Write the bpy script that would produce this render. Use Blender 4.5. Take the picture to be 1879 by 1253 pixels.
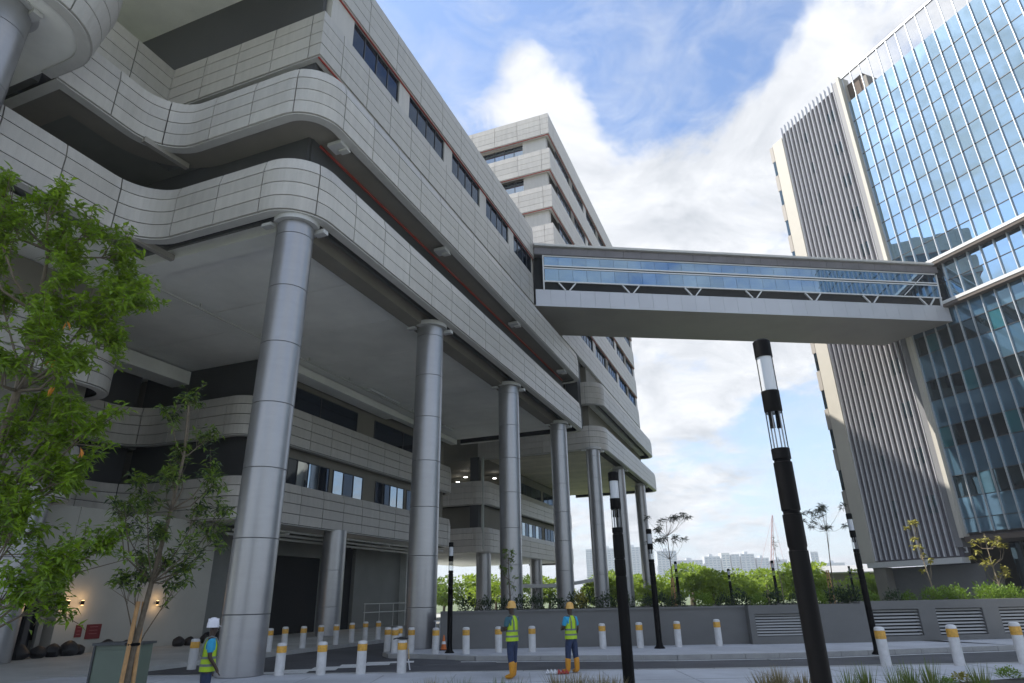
import bpy, bmesh, math, random
from mathutils import Vector, Matrix, noise as mnoise
random.seed(11)
S = bpy.context.scene
for o in list(bpy.data.objects): bpy.data.objects.remove(o)
COL = S.collection
R = math.radians

# ------------------------------------------------------------------ camera
A1 = R(21.17632788); A2 = R(-21.90287912)
PITCH = R(22.05840448); ROLL = R(-1.09367852)
cam = bpy.data.cameras.new('camera'); co = bpy.data.objects.new('camera', cam); COL.objects.link(co)
cam.sensor_width = 36; cam.lens = 36 * 1162.2775 / 1879.0; cam.clip_start = 0.1; cam.clip_end = 6000
cp, sp, cr, sr = math.cos(PITCH), math.sin(PITCH), math.cos(ROLL), math.sin(ROLL)
Fv = Vector((0, cp, sp)); R0 = Vector((1, 0, 0)); U0 = Vector((0, -sp, cp))
Rv = R0 * cr + U0 * sr; Uv = U0 * cr - R0 * sr
m = Matrix((Rv, Uv, -Fv)).transposed().to_4x4(); m.translation = Vector((0, 0, 1.9)); co.matrix_world = m
S.camera = co

# ------------------------------------------------------------------ sun and sky
sun_dir = Vector((-1.161, 0.207, 1.508)).normalized()
elev = math.asin(sun_dir.z)
L = bpy.data.lights.new('sun', 'SUN'); L.energy = 4.2; L.angle = R(0.5); L.color = (1, 0.95, 0.88)
lo = bpy.data.objects.new('sun', L); COL.objects.link(lo); lo.rotation_euler = sun_dir.to_track_quat('Z', 'Y').to_euler()
W = bpy.data.worlds.new('World'); S.world = W; W.use_nodes = True
nt = W.node_tree; nt.nodes.clear(); N = nt.nodes.new; K = nt.links.new
def mth(t, op, a, b=None, c=None, clamp=False):
    n = t.nodes.new('ShaderNodeMath'); n.operation = op; n.use_clamp = clamp
    for i, v in enumerate((a, b, c)):
        if v is None: continue
        if hasattr(v, 'is_linked'): t.links.new(v, n.inputs[i])
        else: n.inputs[i].default_value = v
    return n.outputs[0]
wo = N('ShaderNodeOutputWorld'); bg = N('ShaderNodeBackground'); bg.inputs[1].default_value = 0.135
sky = N('ShaderNodeTexSky'); sky.sky_type = 'NISHITA'; sky.sun_disc = False
sky.sun_elevation = elev; sky.sun_rotation = math.atan2(sun_dir.x, sun_dir.y)
sky.air_density = 1.0; sky.dust_density = 1.2; sky.ozone_density = 2.0
tc = N('ShaderNodeTexCoord'); nrm = N('ShaderNodeVectorMath'); nrm.operation = 'NORMALIZE'; K(tc.outputs['Generated'], nrm.inputs[0])
DIR = nrm.outputs[0]
sep = N('ShaderNodeSeparateXYZ'); K(DIR, sep.inputs[0])
dz = mth(nt, 'MAXIMUM', sep.outputs[2], 0.0); den = mth(nt, 'ADD', dz, 0.22)
cx = mth(nt, 'DIVIDE', sep.outputs[0], den); cy = mth(nt, 'DIVIDE', sep.outputs[1], den)
comb = N('ShaderNodeCombineXYZ'); K(cx, comb.inputs[0]); K(cy, comb.inputs[1])
def wn(scale, detail, rough, dist, off):
    mp = N('ShaderNodeMapping'); mp.inputs['Location'].default_value = off; K(comb.outputs[0], mp.inputs[0])
    n = N('ShaderNodeTexNoise'); n.inputs['Scale'].default_value = scale; n.inputs['Detail'].default_value = detail
    n.inputs['Roughness'].default_value = rough; n.inputs['Distortion'].default_value = dist; K(mp.outputs[0], n.inputs[0]); return n.outputs[0]
n1 = wn(1.5, 9, 0.56, 0.5, (3.1, 1.7, 0)); n2 = wn(4.5, 8, 0.6, 0.7, (7.3, 2.2, 4))
n4 = wn(12, 6, 0.62, 0.9, (1.3, 5.2, 9))
field = mth(nt, 'ADD', mth(nt, 'ADD', mth(nt, 'MULTIPLY', n1, 1.55), mth(nt, 'MULTIPLY', n2, 0.85)), mth(nt, 'MULTIPLY', n4, 0.50))
field = mth(nt, 'ADD', field, -0.92)
def blob(d, ang, amt, f):
    dd = Vector(d).normalized(); dp = N('ShaderNodeVectorMath'); dp.operation = 'DOT_PRODUCT'; K(DIR, dp.inputs[0]); dp.inputs[1].default_value = dd
    c = math.cos(R(ang)); mr = N('ShaderNodeMapRange'); mr.interpolation_type = 'SMOOTHSTEP'
    mr.inputs['From Min'].default_value = c; mr.inputs['From Max'].default_value = 1.0; mr.inputs['To Max'].default_value = amt
    K(dp.outputs['Value'], mr.inputs['Value']); return mth(nt, 'ADD', f, mr.outputs[0])
# gaps and banks in the cloud deck, each where it hangs in the sky
for d, a, v in [((-.12, .66, .74), 15, -.34), ((.16, .60, .78), 15, -.34), ((.20, .65, .73), 13, -.42), ((.17, .74, .65), 6, -.25), ((.33, .66, .68), 6, -.25), ((.43, .872, .19), 9, -.30), ((.30, .90, .26), 8, -.12),
                ((.055, .73, .68), 6, .40), ((.02, .66, .75), 5, .34), ((.08, .76, .64), 6, .30), ((.30, .82, .49), 19, .42), ((.50, .62, .60), 15, .45), ((.22, .96, .15), 14, .12)]:
    field = blob(d, a, v, field)
ramp = N('ShaderNodeMapRange'); ramp.interpolation_type = 'SMOOTHSTEP'
ramp.inputs['From Min'].default_value = 0.34; ramp.inputs['From Max'].default_value = 0.78; K(field, ramp.inputs['Value'])
# cloud body shading
n3 = wn(3.6, 9, 0.66, 0.6, (1.3, 8.8, 2))
cr_ = N('ShaderNodeMix'); cr_.data_type = 'RGBA'
shade = N('ShaderNodeMapRange'); shade.inputs['From Min'].default_value = 0.34; shade.inputs['From Max'].default_value = 0.66; K(n3, shade.inputs['Value'])
K(shade.outputs[0], cr_.inputs['Factor'])
cr_.inputs[6].default_value = (2.9, 3.05, 3.25, 1); cr_.inputs[7].default_value = (4.85, 4.9, 5.0, 1)
# horizon whitening
hz = N('ShaderNodeMapRange'); hz.inputs['From Min'].default_value = 0.0; hz.inputs['From Max'].default_value = 0.42
hz.inputs['To Min'].default_value = 0.75; hz.inputs['To Max'].default_value = 0.0; K(dz, hz.inputs['Value'])
hm = N('ShaderNodeMix'); hm.data_type = 'RGBA'; K(hz.outputs[0], hm.inputs['Factor'])
skyg = N('ShaderNodeMix'); skyg.data_type = 'RGBA'; skyg.blend_type = 'MULTIPLY'; skyg.inputs[0].default_value = 1
K(sky.outputs[0], skyg.inputs[6]); skyg.inputs[7].default_value = (1.02, 1.10, 1.18, 1)
K(skyg.outputs[2], hm.inputs[6]); hm.inputs[7].default_value = (3.5, 3.95, 4.35, 1)
cm = N('ShaderNodeMix'); cm.data_type = 'RGBA'; vl = N('ShaderNodeMapRange'); vl.inputs['From Min'].default_value = 0.42; vl.inputs['From Max'].default_value = 0.72; vl.inputs['To Max'].default_value = 0.55; K(mth(nt, 'ADD', mth(nt, 'MULTIPLY', n2, .6), mth(nt, 'MULTIPLY', n4, .4)), vl.inputs['Value'])
K(mth(nt, 'MULTIPLY', mth(nt, 'MAXIMUM', ramp.outputs[0], vl.outputs[0]), 0.95), cm.inputs['Factor'])
K(hm.outputs[2], cm.inputs[6]); K(cr_.outputs[2], cm.inputs[7])
K(cm.outputs[2], bg.inputs[0]); K(bg.outputs[0], wo.inputs[0])
vs = S.view_settings; vs.view_transform = 'Standard'; vs.look = 'None'; vs.gamma = 1; vs.use_curve_mapping = False; vs.exposure = 0.78
S.render.engine = 'CYCLES'
S.cycles.max_bounces = 6; S.cycles.diffuse_bounces = 3; S.cycles.glossy_bounces = 3; S.cycles.transparent_max_bounces = 8
S.cycles.caustics_reflective = False; S.cycles.caustics_refractive = False

# ------------------------------------------------------------------ materials
MATS = {}
def mat(name, col, rough=0.6, metal=0.0, var=0.0, vscale=3.0, bump=0.0, bscale=20.0, stretch=(1, 1, 1), col2=None, spec=0.5, emit=None, estr=0.0, obj_var=0.0, trans=0.0):
    if name in MATS: return MATS[name]
    M = bpy.data.materials.new(name); M.use_nodes = True; t = M.node_tree; b = t.nodes['Principled BSDF']
    b.inputs['Roughness'].default_value = rough; b.inputs['Metallic'].default_value = metal
    b.inputs['Specular IOR Level'].default_value = spec
    c4 = (*col, 1); b.inputs['Base Color'].default_value = c4
    if var > 0 or bump > 0 or obj_var > 0:
        tcn = t.nodes.new('ShaderNodeTexCoord'); mp = t.nodes.new('ShaderNodeMapping'); mp.inputs['Scale'].default_value = stretch
        geo = t.nodes.new('ShaderNodeNewGeometry')
        t.links.new(geo.outputs['Position'], mp.inputs[0])
    if var > 0 or obj_var > 0:
        nz = t.nodes.new('ShaderNodeTexNoise'); nz.inputs['Scale'].default_value = vscale; nz.inputs['Detail'].default_value = 6; nz.inputs['Roughness'].default_value = 0.65
        t.links.new(mp.outputs[0], nz.inputs[0])
        mr = t.nodes.new('ShaderNodeMapRange'); mr.inputs['From Min'].default_value = 0.3; mr.inputs['From Max'].default_value = 0.7
        t.links.new(nz.outputs[0], mr.inputs['Value'])
        mx = t.nodes.new('ShaderNodeMix'); mx.data_type = 'RGBA'
        if col2 is None:
            a_ = tuple(c * (1 - var) for c in col); b_ = tuple(min(1, c * (1 + var)) for c in col)
        else: a_, b_ = col, col2
        mx.inputs[6].default_value = (*a_, 1); mx.inputs[7].default_value = (*b_, 1)
        t.links.new(mr.outputs[0], mx.inputs['Factor']); out = mx.outputs[2]
        if obj_var > 0:
            oi = t.nodes.new('ShaderNodeObjectInfo'); hs = t.nodes.new('ShaderNodeHueSaturation')
            v = mth(t, 'ADD', mth(t, 'MULTIPLY', oi.outputs['Random'], 2 * obj_var), 1 - obj_var)
            t.links.new(v, hs.inputs['Value']); t.links.new(out, hs.inputs['Color']); out = hs.outputs[0]
        t.links.new(out, b.inputs['Base Color'])
        rr = t.nodes.new('ShaderNodeMapRange'); rr.inputs['To Min'].default_value = max(0.02, rough - 0.08); rr.inputs['To Max'].default_value = min(1, rough + 0.08)
        t.links.new(nz.outputs[0], rr.inputs['Value']); t.links.new(rr.outputs[0], b.inputs['Roughness'])
    if bump > 0:
        nb = t.nodes.new('ShaderNodeTexNoise'); nb.inputs['Scale'].default_value = bscale; nb.inputs['Detail'].default_value = 5
        t.links.new(mp.outputs[0], nb.inputs[0]); bp = t.nodes.new('ShaderNodeBump'); bp.inputs['Strength'].default_value = bump; bp.inputs['Distance'].default_value = 0.02
        t.links.new(nb.outputs[0], bp.inputs['Height']); t.links.new(bp.outputs[0], b.inputs['Normal'])
    if emit: b.inputs['Emission Color'].default_value = (*emit, 1); b.inputs['Emission Strength'].default_value = estr
    if trans > 0:
        o_ = t.nodes['Material Output']; tr = t.nodes.new('ShaderNodeBsdfTranslucent'); ms = t.nodes.new('ShaderNodeMixShader'); ms.inputs[0].default_value = trans
        src = b.inputs['Base Color']
        if src.is_linked: t.links.new(src.links[0].from_socket, tr.inputs[0])
        else: tr.inputs[0].default_value = c4
        t.links.new(b.outputs[0], ms.inputs[1]); t.links.new(tr.outputs[0], ms.inputs[2]); t.links.new(ms.outputs[0], o_.inputs[0])
    MATS[name] = M; return M
def glass(name, diff, tint, fac, rough=0.02, wav=0.0):
    if name in MATS: return MATS[name]
    M = bpy.data.materials.new(name); M.use_nodes = True; t = M.node_tree; t.nodes.clear()
    o_ = t.nodes.new('ShaderNodeOutputMaterial'); d = t.nodes.new('ShaderNodeBsdfDiffuse'); g = t.nodes.new('ShaderNodeBsdfGlossy'); ms = t.nodes.new('ShaderNodeMixShader')
    oi = t.nodes.new('ShaderNodeObjectInfo'); hs = t.nodes.new('ShaderNodeHueSaturation'); hs.inputs['Color'].default_value = (*tint, 1)
    t.links.new(mth(t, 'ADD', mth(t, 'MULTIPLY', oi.outputs['Random'], 0.16), 0.9), hs.inputs['Value']); t.links.new(hs.outputs[0], g.inputs[0])
    d.inputs[0].default_value = (*diff, 1); g.inputs['Roughness'].default_value = rough
    lw = t.nodes.new('ShaderNodeLayerWeight'); lw.inputs[0].default_value = 0.25
    f = mth(t, 'ADD', mth(t, 'MULTIPLY', lw.outputs['Fresnel'], 1 - fac), fac, clamp=True)
    t.links.new(f, ms.inputs[0]); t.links.new(d.outputs[0], ms.inputs[1]); t.links.new(g.outputs[0], ms.inputs[2]); t.links.new(ms.outputs[0], o_.inputs[0])
    if wav > 0:
        geo = t.nodes.new('ShaderNodeNewGeometry'); nb = t.nodes.new('ShaderNodeTexNoise'); nb.inputs['Scale'].default_value = 0.55; nb.inputs['Detail'].default_value = 1
        t.links.new(geo.outputs['Position'], nb.inputs[0]); bp = t.nodes.new('ShaderNodeBump'); bp.inputs['Strength'].default_value = wav; bp.inputs['Distance'].default_value = 0.05
        t.links.new(nb.outputs[0], bp.inputs['Height']); t.links.new(bp.outputs[0], g.inputs['Normal'])
    MATS[name] = M; return M
def clear_glass(name):
    if name in MATS: return MATS[name]
    M = bpy.data.materials.new(name); M.use_nodes = True; t = M.node_tree; t.nodes.clear()
    o_ = t.nodes.new('ShaderNodeOutputMaterial'); d = t.nodes.new('ShaderNodeBsdfTransparent'); d.inputs[0].default_value = (.93, .95, .96, 1)
    g = t.nodes.new('ShaderNodeBsdfGlossy'); g.inputs['Roughness'].default_value = .03; ms = t.nodes.new('ShaderNodeMixShader')
    lw = t.nodes.new('ShaderNodeLayerWeight'); lw.inputs[0].default_value = 0.12
    t.links.new(lw.outputs['Fresnel'], ms.inputs[0]); t.links.new(d.outputs[0], ms.inputs[1]); t.links.new(g.outputs[0], ms.inputs[2]); t.links.new(ms.outputs[0], o_.inputs[0])
    MATS[name] = M; return M

clad = mat('cladding_aluminium', (.485, .462, .432), .42, .0, var=.09, vscale=1.1, stretch=(3.2, 3.2, .4), obj_var=.09, bump=.05, bscale=3)
joint = mat('dark_joint', (.018, .017, .017), .9, spec=.1)
lip = mat('pale_lip_metal', (.52, .51, .49), .45, var=.06)
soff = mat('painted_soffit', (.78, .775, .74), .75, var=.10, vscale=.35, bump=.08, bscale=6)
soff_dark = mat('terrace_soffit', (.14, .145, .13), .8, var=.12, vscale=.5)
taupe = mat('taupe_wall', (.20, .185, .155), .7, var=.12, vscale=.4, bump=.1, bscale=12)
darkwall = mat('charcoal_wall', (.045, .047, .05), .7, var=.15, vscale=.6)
colm = mat('column_sleeve_metal', (.36, .36, .372), .34, .70, var=.05, vscale=1.2, stretch=(1, 1, 3), obj_var=.03)
ringm = mat('column_joint', (.30, .31, .33), .5, .4)
capm = mat('capital_plate', (.50, .50, .50), .5, .1, var=.05)
redm = mat('red_trim', (.36, .05, .035), .6)
wglass = glass('window_glass', (.010, .013, .020), (.50, .62, .8), .05, wav=.05)
wglass_b = glass('bright_window_glass', (.02, .03, .045), (.75, .88, 1.0), .42, wav=.08)
frame_dk = mat('dark_frame', (.05, .055, .06), .45, .3)
wallw = mat('off_white_wall', (.42, .41, .365), .8, var=.07, vscale=.5, bump=.08, bscale=8)
wallg = mat('garage_grey_wall', (.20, .205, .19), .8, var=.12, vscale=.5, bump=.1, bscale=8)
wallpale = mat('pale_pier_wall', (.42, .44, .42), .7, var=.08, vscale=.7)
black = mat('shade_black', (.010, .011, .012), .9)  # black fill that puts the dark of gaps and openings into the colour
pipe_m = mat('galvanised_pipe', (.55, .55, .52), .45, .2)
pave = mat('concrete_paving', (.45, .465, .485), .75, var=.2, vscale=.45, bump=.12, bscale=14)
paved = mat('worn_floor_slab', (.40, .405, .385), .7, var=.22, vscale=.5, bump=.1, bscale=10)
asph = mat('asphalt', (.060, .062, .068), .75, var=.45, vscale=.55, bump=.35, bscale=45, stretch=(1, 1, 1))  # large noise patches, with darker shadowed streaks put into the colour
kerbm = mat('kerb_stone', (.34, .34, .33), .75, var=.12, vscale=3, bump=.1)
paint = mat('road_paint', (.62, .63, .62), .65, var=.14, vscale=6)
soil = mat('dark_soil', (.045, .04, .03), .95, var=.4, vscale=4, bump=.6, bscale=25)
groundm = mat('far_ground', (.12, .15, .07), .95, var=.4, vscale=.05)
planter_m = mat('planter_render', (.145, .145, .14), .75, var=.10, vscale=.7, bump=.1, bscale=9, stretch=(1, 1, 2))
louv = mat('louvre_slat_metal', (.42, .42, .41), .5, .1)
creamp = mat('cream_render', (.52, .49, .42), .75, var=.05, vscale=.4, bump=.05)
creamd = mat('tan_render', (.38, .35, .31), .75, var=.08, vscale=.5)
finm = mat('aluminium_fin', (.62, .62, .63), .4, .1, var=.06)
finback = mat('fin_wall', (.13, .122, .135), .7, var=.12)
gl_sky = glass('curtain_glass', (.02, .045, .07), (.58, .79, .92), .56, rough=.015, wav=.10)
gl_vis = glass('vision_glass', (.010, .016, .020), (.42, .62, .72), .12, rough=.02, wav=.08)
gl_teal = glass('teal_blind_glass', (.03, .12, .14), (.45, .68, .75), .16, rough=.03)
gl_span = glass('spandrel_glass', (.06, .115, .16), (.46, .70, .86), .20, rough=.03, wav=.08)
mull = mat('mullion_metal', (.55, .57, .58), .35, .45)
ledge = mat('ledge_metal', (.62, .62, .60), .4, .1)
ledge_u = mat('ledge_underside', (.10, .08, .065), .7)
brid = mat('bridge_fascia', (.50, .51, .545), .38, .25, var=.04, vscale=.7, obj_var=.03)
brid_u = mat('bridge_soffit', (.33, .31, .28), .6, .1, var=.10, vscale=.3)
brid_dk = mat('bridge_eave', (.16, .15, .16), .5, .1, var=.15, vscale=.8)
brid_gl = glass('bridge_glass', (.015, .03, .045), (.40, .60, .82), .46, rough=.015, wav=.06)
white_m = mat('white_metal', (.72, .73, .74), .45, .05)
blackm = mat('black_lamp_paint', (.004, .004, .0045), .45, 0, spec=.08)
frost = mat('frosted_diffuser', (.66, .66, .68), .5)
cg = clear_glass('clear_lamp_glass')
boll = mat('bollard_paint', (.60, .60, .595), .55, var=.13, vscale=5, obj_var=.05)
bolly = mat('bollard_yellow', (.66, .36, .06), .5, var=.25, vscale=14, obj_var=.08)
bark = mat('bark', (.13, .105, .075), .9, var=.3, vscale=14, bump=.5, bscale=40)
barkl = mat('pale_bark', (.27, .22, .15), .85, var=.25, vscale=12, bump=.3, bscale=30)
stakew = mat('stake_wood', (.42, .24, .10), .7, var=.2, vscale=10)
leaf1 = mat('fresh_leaf', (.08, .18, .010), .3, var=.4, vscale=9, trans=.42, col2=(.31, .45, .03))
leaf2 = mat('mid_leaf', (.08, .15, .018), .34, var=.4, vscale=9, trans=.38, col2=(.23, .33, .04))
leafo = mat('orange_leaf', (.55, .22, .02), .5, trans=.3)
leafy = mat('yellow_green_leaf', (.26, .25, .04), .5, trans=.35, var=.3, vscale=6, col2=(.36, .33, .08))
leafd = mat('dark_shrub_leaf', (.022, .045, .018), .5, var=.4, vscale=4, trans=.2, col2=(.055, .09, .03))
leafb = mat('bright_canopy_leaf', (.20, .30, .02), .6, var=.5, vscale=.25, trans=.5, col2=(.34, .44, .05))
leafs = mat('bright_shrub_leaf', (.09, .18, .02), .5, var=.5, vscale=1.5, trans=.35, col2=(.26, .38, .05))  # a brighter green of its own, next to the dark shrub leaf
leaff = mat('feathery_leaf', (.06, .075, .05), .6, trans=.15)
grassm = mat('grass_blade', (.09, .17, .025), .5, var=.5, vscale=5, trans=.25, col2=(.19, .20, .06))
grasst = mat('dry_grass_blade', (.16, .14, .06), .6, var=.5, vscale=5, trans=.2, col2=(.30, .24, .12))
skin = mat('dark_skin', (.05, .028, .018), .5)
vest = mat('hi_vis_vest', (.42, .62, .02), .6, var=.12, vscale=9)
vestd = mat('reflective_strip', (.16, .18, .17), .4)
blue = mat('blue_shirt', (.03, .32, .55), .8, var=.1, vscale=9)
teal = mat('dark_teal_shirt', (.04, .12, .15), .8, var=.15, vscale=9)
jean = mat('navy_trousers', (.025, .04, .09), .85, var=.25, vscale=12)
boot = mat('yellow_rubber_boot', (.62, .27, .015), .4, var=.1, vscale=14)
helmw = mat('white_helmet', (.75, .75, .80), .3)
helmy = mat('yellow_helmet', (.70, .40, .10), .35)
signred = mat('red_sign', (.15, .012, .012), .5)
glow = mat('lamp_glow', (1, .8, .5), .5, emit=(1, .62, .25), estr=5)
dl = mat('downlight_glow', (1, 1, .95), .5, emit=(1, .97, .9), estr=4)
sackm = mat('black_sack', (.012, .012, .014), .6)
cabm = mat('green_cabinet_paint', (.10, .13, .10), .5, var=.08, vscale=3)
farm = mat('far_block_wall', (.55, .58, .62), .8, var=.05, vscale=.02)
farw = mat('far_block_windows', (.26, .33, .42), .6)
farwhite = mat('far_block_white', (.75, .75, .74), .8)
cranem = mat('crane_red', (.55, .26, .24), .6)

# ------------------------------------------------------------------ helpers
def obj(name, me, parent=None, loc=None, rot=None):
    o = bpy.data.objects.new(name, me); COL.objects.link(o)
    if parent: o.parent = parent
    if loc is not None: o.location = loc
    if rot is not None: o.rotation_euler = rot
    return o
def thing(name, label, cat, loc=(0, 0, 0), rz=0, group=None):
    o = obj(name, None, None, loc, (0, 0, rz)); o.empty_display_size = .3
    o['label'] = label; o['category'] = cat
    if group: o['group'] = group
    return o
def tag(o, label, cat, group=None):
    o['label'] = label; o['category'] = cat
    if group: o['group'] = group
    return o
class MB:
    def __init__(s): s.v = []; s.f = []; s.mi = []; s.m = []
    def _m(s, m):
        if m not in s.m: s.m.append(m)
        return s.m.index(m)
    def add(s, vs, fs, m):
        b = len(s.v); i = s._m(m); s.v += [tuple(v) for v in vs]
        for f in fs: s.f.append(tuple(b + k for k in f)); s.mi.append(i)
    def box(s, x0, x1, y0, y1, z0, z1, m):
        s.add([(x0, y0, z0), (x1, y0, z0), (x1, y1, z0), (x0, y1, z0), (x0, y0, z1), (x1, y0, z1), (x1, y1, z1), (x0, y1, z1)],
              [(0, 3, 2, 1), (4, 5, 6, 7), (0, 1, 5, 4), (1, 2, 6, 5), (2, 3, 7, 6), (3, 0, 4, 7)], m)
    def prism(s, pts, z0, z1, m, top=True):   # pts counter-clockwise
        n = len(pts); a = sum(pts[i][0] * pts[(i + 1) % n][1] - pts[(i + 1) % n][0] * pts[i][1] for i in range(n))
        if a < 0: pts = pts[::-1]
        s.add([(p[0], p[1], z0) for p in pts] + [(p[0], p[1], z1) for p in pts],
              [tuple(range(n))[::-1]] + ([tuple(range(n, 2 * n))] if top else []) + [(i, (i + 1) % n, n + (i + 1) % n, n + i) for i in range(n)], m)
    def beam(s, a, b, w, h, m, up=(0, 0, 1)):
        a = Vector(a); b = Vector(b); d = (b - a).normalized(); u = Vector(up); r = d.cross(u)
        if r.length < 1e-4: r = d.cross(Vector((1, 0, 0)))
        r.normalize(); u = r.cross(d); r *= w / 2; u = u * (h / 2)
        s.add([a - r - u, a + r - u, a + r + u, a - r + u, b - r - u, b + r - u, b + r + u, b - r + u],
              [(0, 1, 2, 3), (7, 6, 5, 4), (0, 4, 5, 1), (1, 5, 6, 2), (2, 6, 7, 3), (3, 7, 4, 0)], m)
    def cyl(s, c, r0, r1, z0, z1, m, n=20, caps=True):
        vs = []
        for z, r in ((z0, r0), (z1, r1)):
            for i in range(n): a = 2 * math.pi * i / n; vs.append((c[0] + r * math.cos(a), c[1] + r * math.sin(a), z))
        fs = [(i, (i + 1) % n, n + (i + 1) % n, n + i) for i in range(n)]
        if caps: fs += [tuple(range(n))[::-1], tuple(range(n, 2 * n))]
        s.add(vs, fs, m)
    def lathe(s, prof, m, n=16, c=(0, 0)):
        vs = []; fs = []
        for r, z in prof:
            for i in range(n): a = 2 * math.pi * i / n; vs.append((c[0] + r * math.cos(a), c[1] + r * math.sin(a), z))
        for k in range(len(prof) - 1):
            for i in range(n): fs.append((k * n + i, k * n + (i + 1) % n, (k + 1) * n + (i + 1) % n, (k + 1) * n + i))
        fs += [tuple(range(n))[::-1], tuple(range((len(prof) - 1) * n, len(prof) * n))]
        s.add(vs, fs, m)
    def tube(s, pts, rads, m, n=6):
        pts = [Vector(p) for p in pts]; vs = []; fs = []
        for k, p in enumerate(pts):
            d = (pts[min(k + 1, len(pts) - 1)] - pts[max(k - 1, 0)]).normalized(); r = d.cross(Vector((.3, .2, 1)))
            if r.length < 1e-3: r = d.cross(Vector((1, 0, 0)))
            r.normalize(); u = r.cross(d); q = rads[k] if isinstance(rads, (list, tuple)) else rads
            for i in range(n): a = 2 * math.pi * i / n; vs.append(p + r * (q * math.cos(a)) + u * (q * math.sin(a)))
        for k in range(len(pts) - 1):
            for i in range(n): fs.append((k * n + i, (k + 1) * n + i, (k + 1) * n + (i + 1) % n, k * n + (i + 1) % n))
        fs += [tuple(range(n)), tuple(range((len(pts) - 1) * n, len(pts) * n))[::-1]]
        s.add(vs, fs, m)
    def mesh(s, name, smooth=False):
        me = bpy.data.meshes.new(name); me.from_pydata(s.v, [], s.f)
        for m_ in s.m: me.materials.append(m_)
        me.polygons.foreach_set('material_index', s.mi)
        if smooth: me.polygons.foreach_set('use_smooth', [True] * len(s.f))
        me.update(); return me
    def build(s, name, parent=None, smooth=False, loc=None, rot=None):
        me = s.mesh(name, smooth)
        if smooth:
            try: me.set_sharp_from_angle(angle=R(38))
            except Exception: pass
        return obj(name, me, parent, loc, rot)
def stuff(o): o['kind'] = 'stuff'; return o
def struct(o): o['kind'] = 'structure'; return o
def copy_tree(o, parent=None):
    c = o.copy(); COL.objects.link(c); c.parent = parent
    for ch in list(o.children): copy_tree(ch, c)
    return c
def d1v(n, s, z=0):      # local (n,s) of the concrete building -> world
    return Vector((math.cos(A1) * n + math.sin(A1) * s, -math.sin(A1) * n + math.cos(A1) * s, z))

# rounded path in plan. pts: (x,y,r)
def rounded(pts):
    out = [Vector((pts[0][0], pts[0][1]))]
    for i in range(1, len(pts) - 1):
        p = Vector(pts[i][:2]); a = Vector(pts[i - 1][:2]); b = Vector(pts[i + 1][:2]); r = pts[i][2]
        if r <= 0: out.append(p); continue
        da = (a - p).normalized(); db = (b - p).normalized(); ang = da.angle(db); t = r / math.tan(ang / 2)
        bis = (da + db).normalized(); c = p + bis * (r / math.sin(ang / 2)); p0 = p + da * t; p1 = p + db * t
        a0 = math.atan2(p0.y - c.y, p0.x - c.x); a1 = math.atan2(p1.y - c.y, p1.x - c.x); d = (a1 - a0 + math.pi) % (2 * math.pi) - math.pi
        k = max(3, int(abs(d) * r / .22))
        for j in range(k + 1): q = a0 + d * j / k; out.append(Vector((c.x + r * math.cos(q), c.y + r * math.sin(q))))
    out.append(Vector(pts[-1][:2])); return out
class Path:
    def __init__(s, pts):
        s.p = rounded(pts); s.l = [0]
        for a, b in zip(s.p, s.p[1:]): s.l.append(s.l[-1] + (b - a).length)
        s.L = s.l[-1]
        s.n = []
        sg = [(b - a).normalized() for a, b in zip(s.p, s.p[1:])]
        for i in range(len(s.p)):
            a = sg[max(i - 1, 0)]; b = sg[min(i, len(sg) - 1)]; na = Vector((a.y, -a.x)); nb = Vector((b.y, -b.x)); h = na + nb
            h.normalize(); h /= max(.3, h.dot(nb)); s.n.append(h)
    def at(s, l):
        l = max(0, min(s.L, l))
        for i in range(len(s.p) - 1):
            if l <= s.l[i + 1] + 1e-9:
                t = (l - s.l[i]) / max(1e-9, s.l[i + 1] - s.l[i])
                a = s.p[i]; b = s.p[i + 1]; d = (b - a).normalized(); nn = Vector((d.y, -d.x))
                # use vertex normals at ends
                n = nn if 0.001 < t < .999 else (s.n[i] if t <= .001 else s.n[i + 1])
                return a.lerp(b, t), n
        return s.p[-1], s.n[-1]
    def ring(s, off): return [(p + n * off) for p, n in zip(s.p, s.n)]
    def stations(s, l0, l1):
        return [l0] + [q for q in s.l if l0 + .02 < q < l1 - .02] + [l1]
def sweep(mb, path, prof, m, l0=0, l1=None, closed=True):
    # prof: list of (offset,z) counter-clockwise looking along travel (outside = +offset on the right)
    st = path.stations(l0, path.L if l1 is None else l1); n = len(prof); vs = []
    for l in st:
        p, nn = path.at(l)
        for o_, z in prof: q = p + nn * o_; vs.append((q.x, q.y, z))
    fs = []
    for k in range(len(st) - 1):
        for i in range(n if closed else n - 1):
            j = (i + 1) % n; fs.append((k * n + i, k * n + j, (k + 1) * n + j, (k + 1) * n + i))
    if closed: fs += [tuple(range(n))[::-1], tuple(range((len(st) - 1) * n, len(st) * n))]
    mb.add(vs, fs, m)
PANELS = {}
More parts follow.
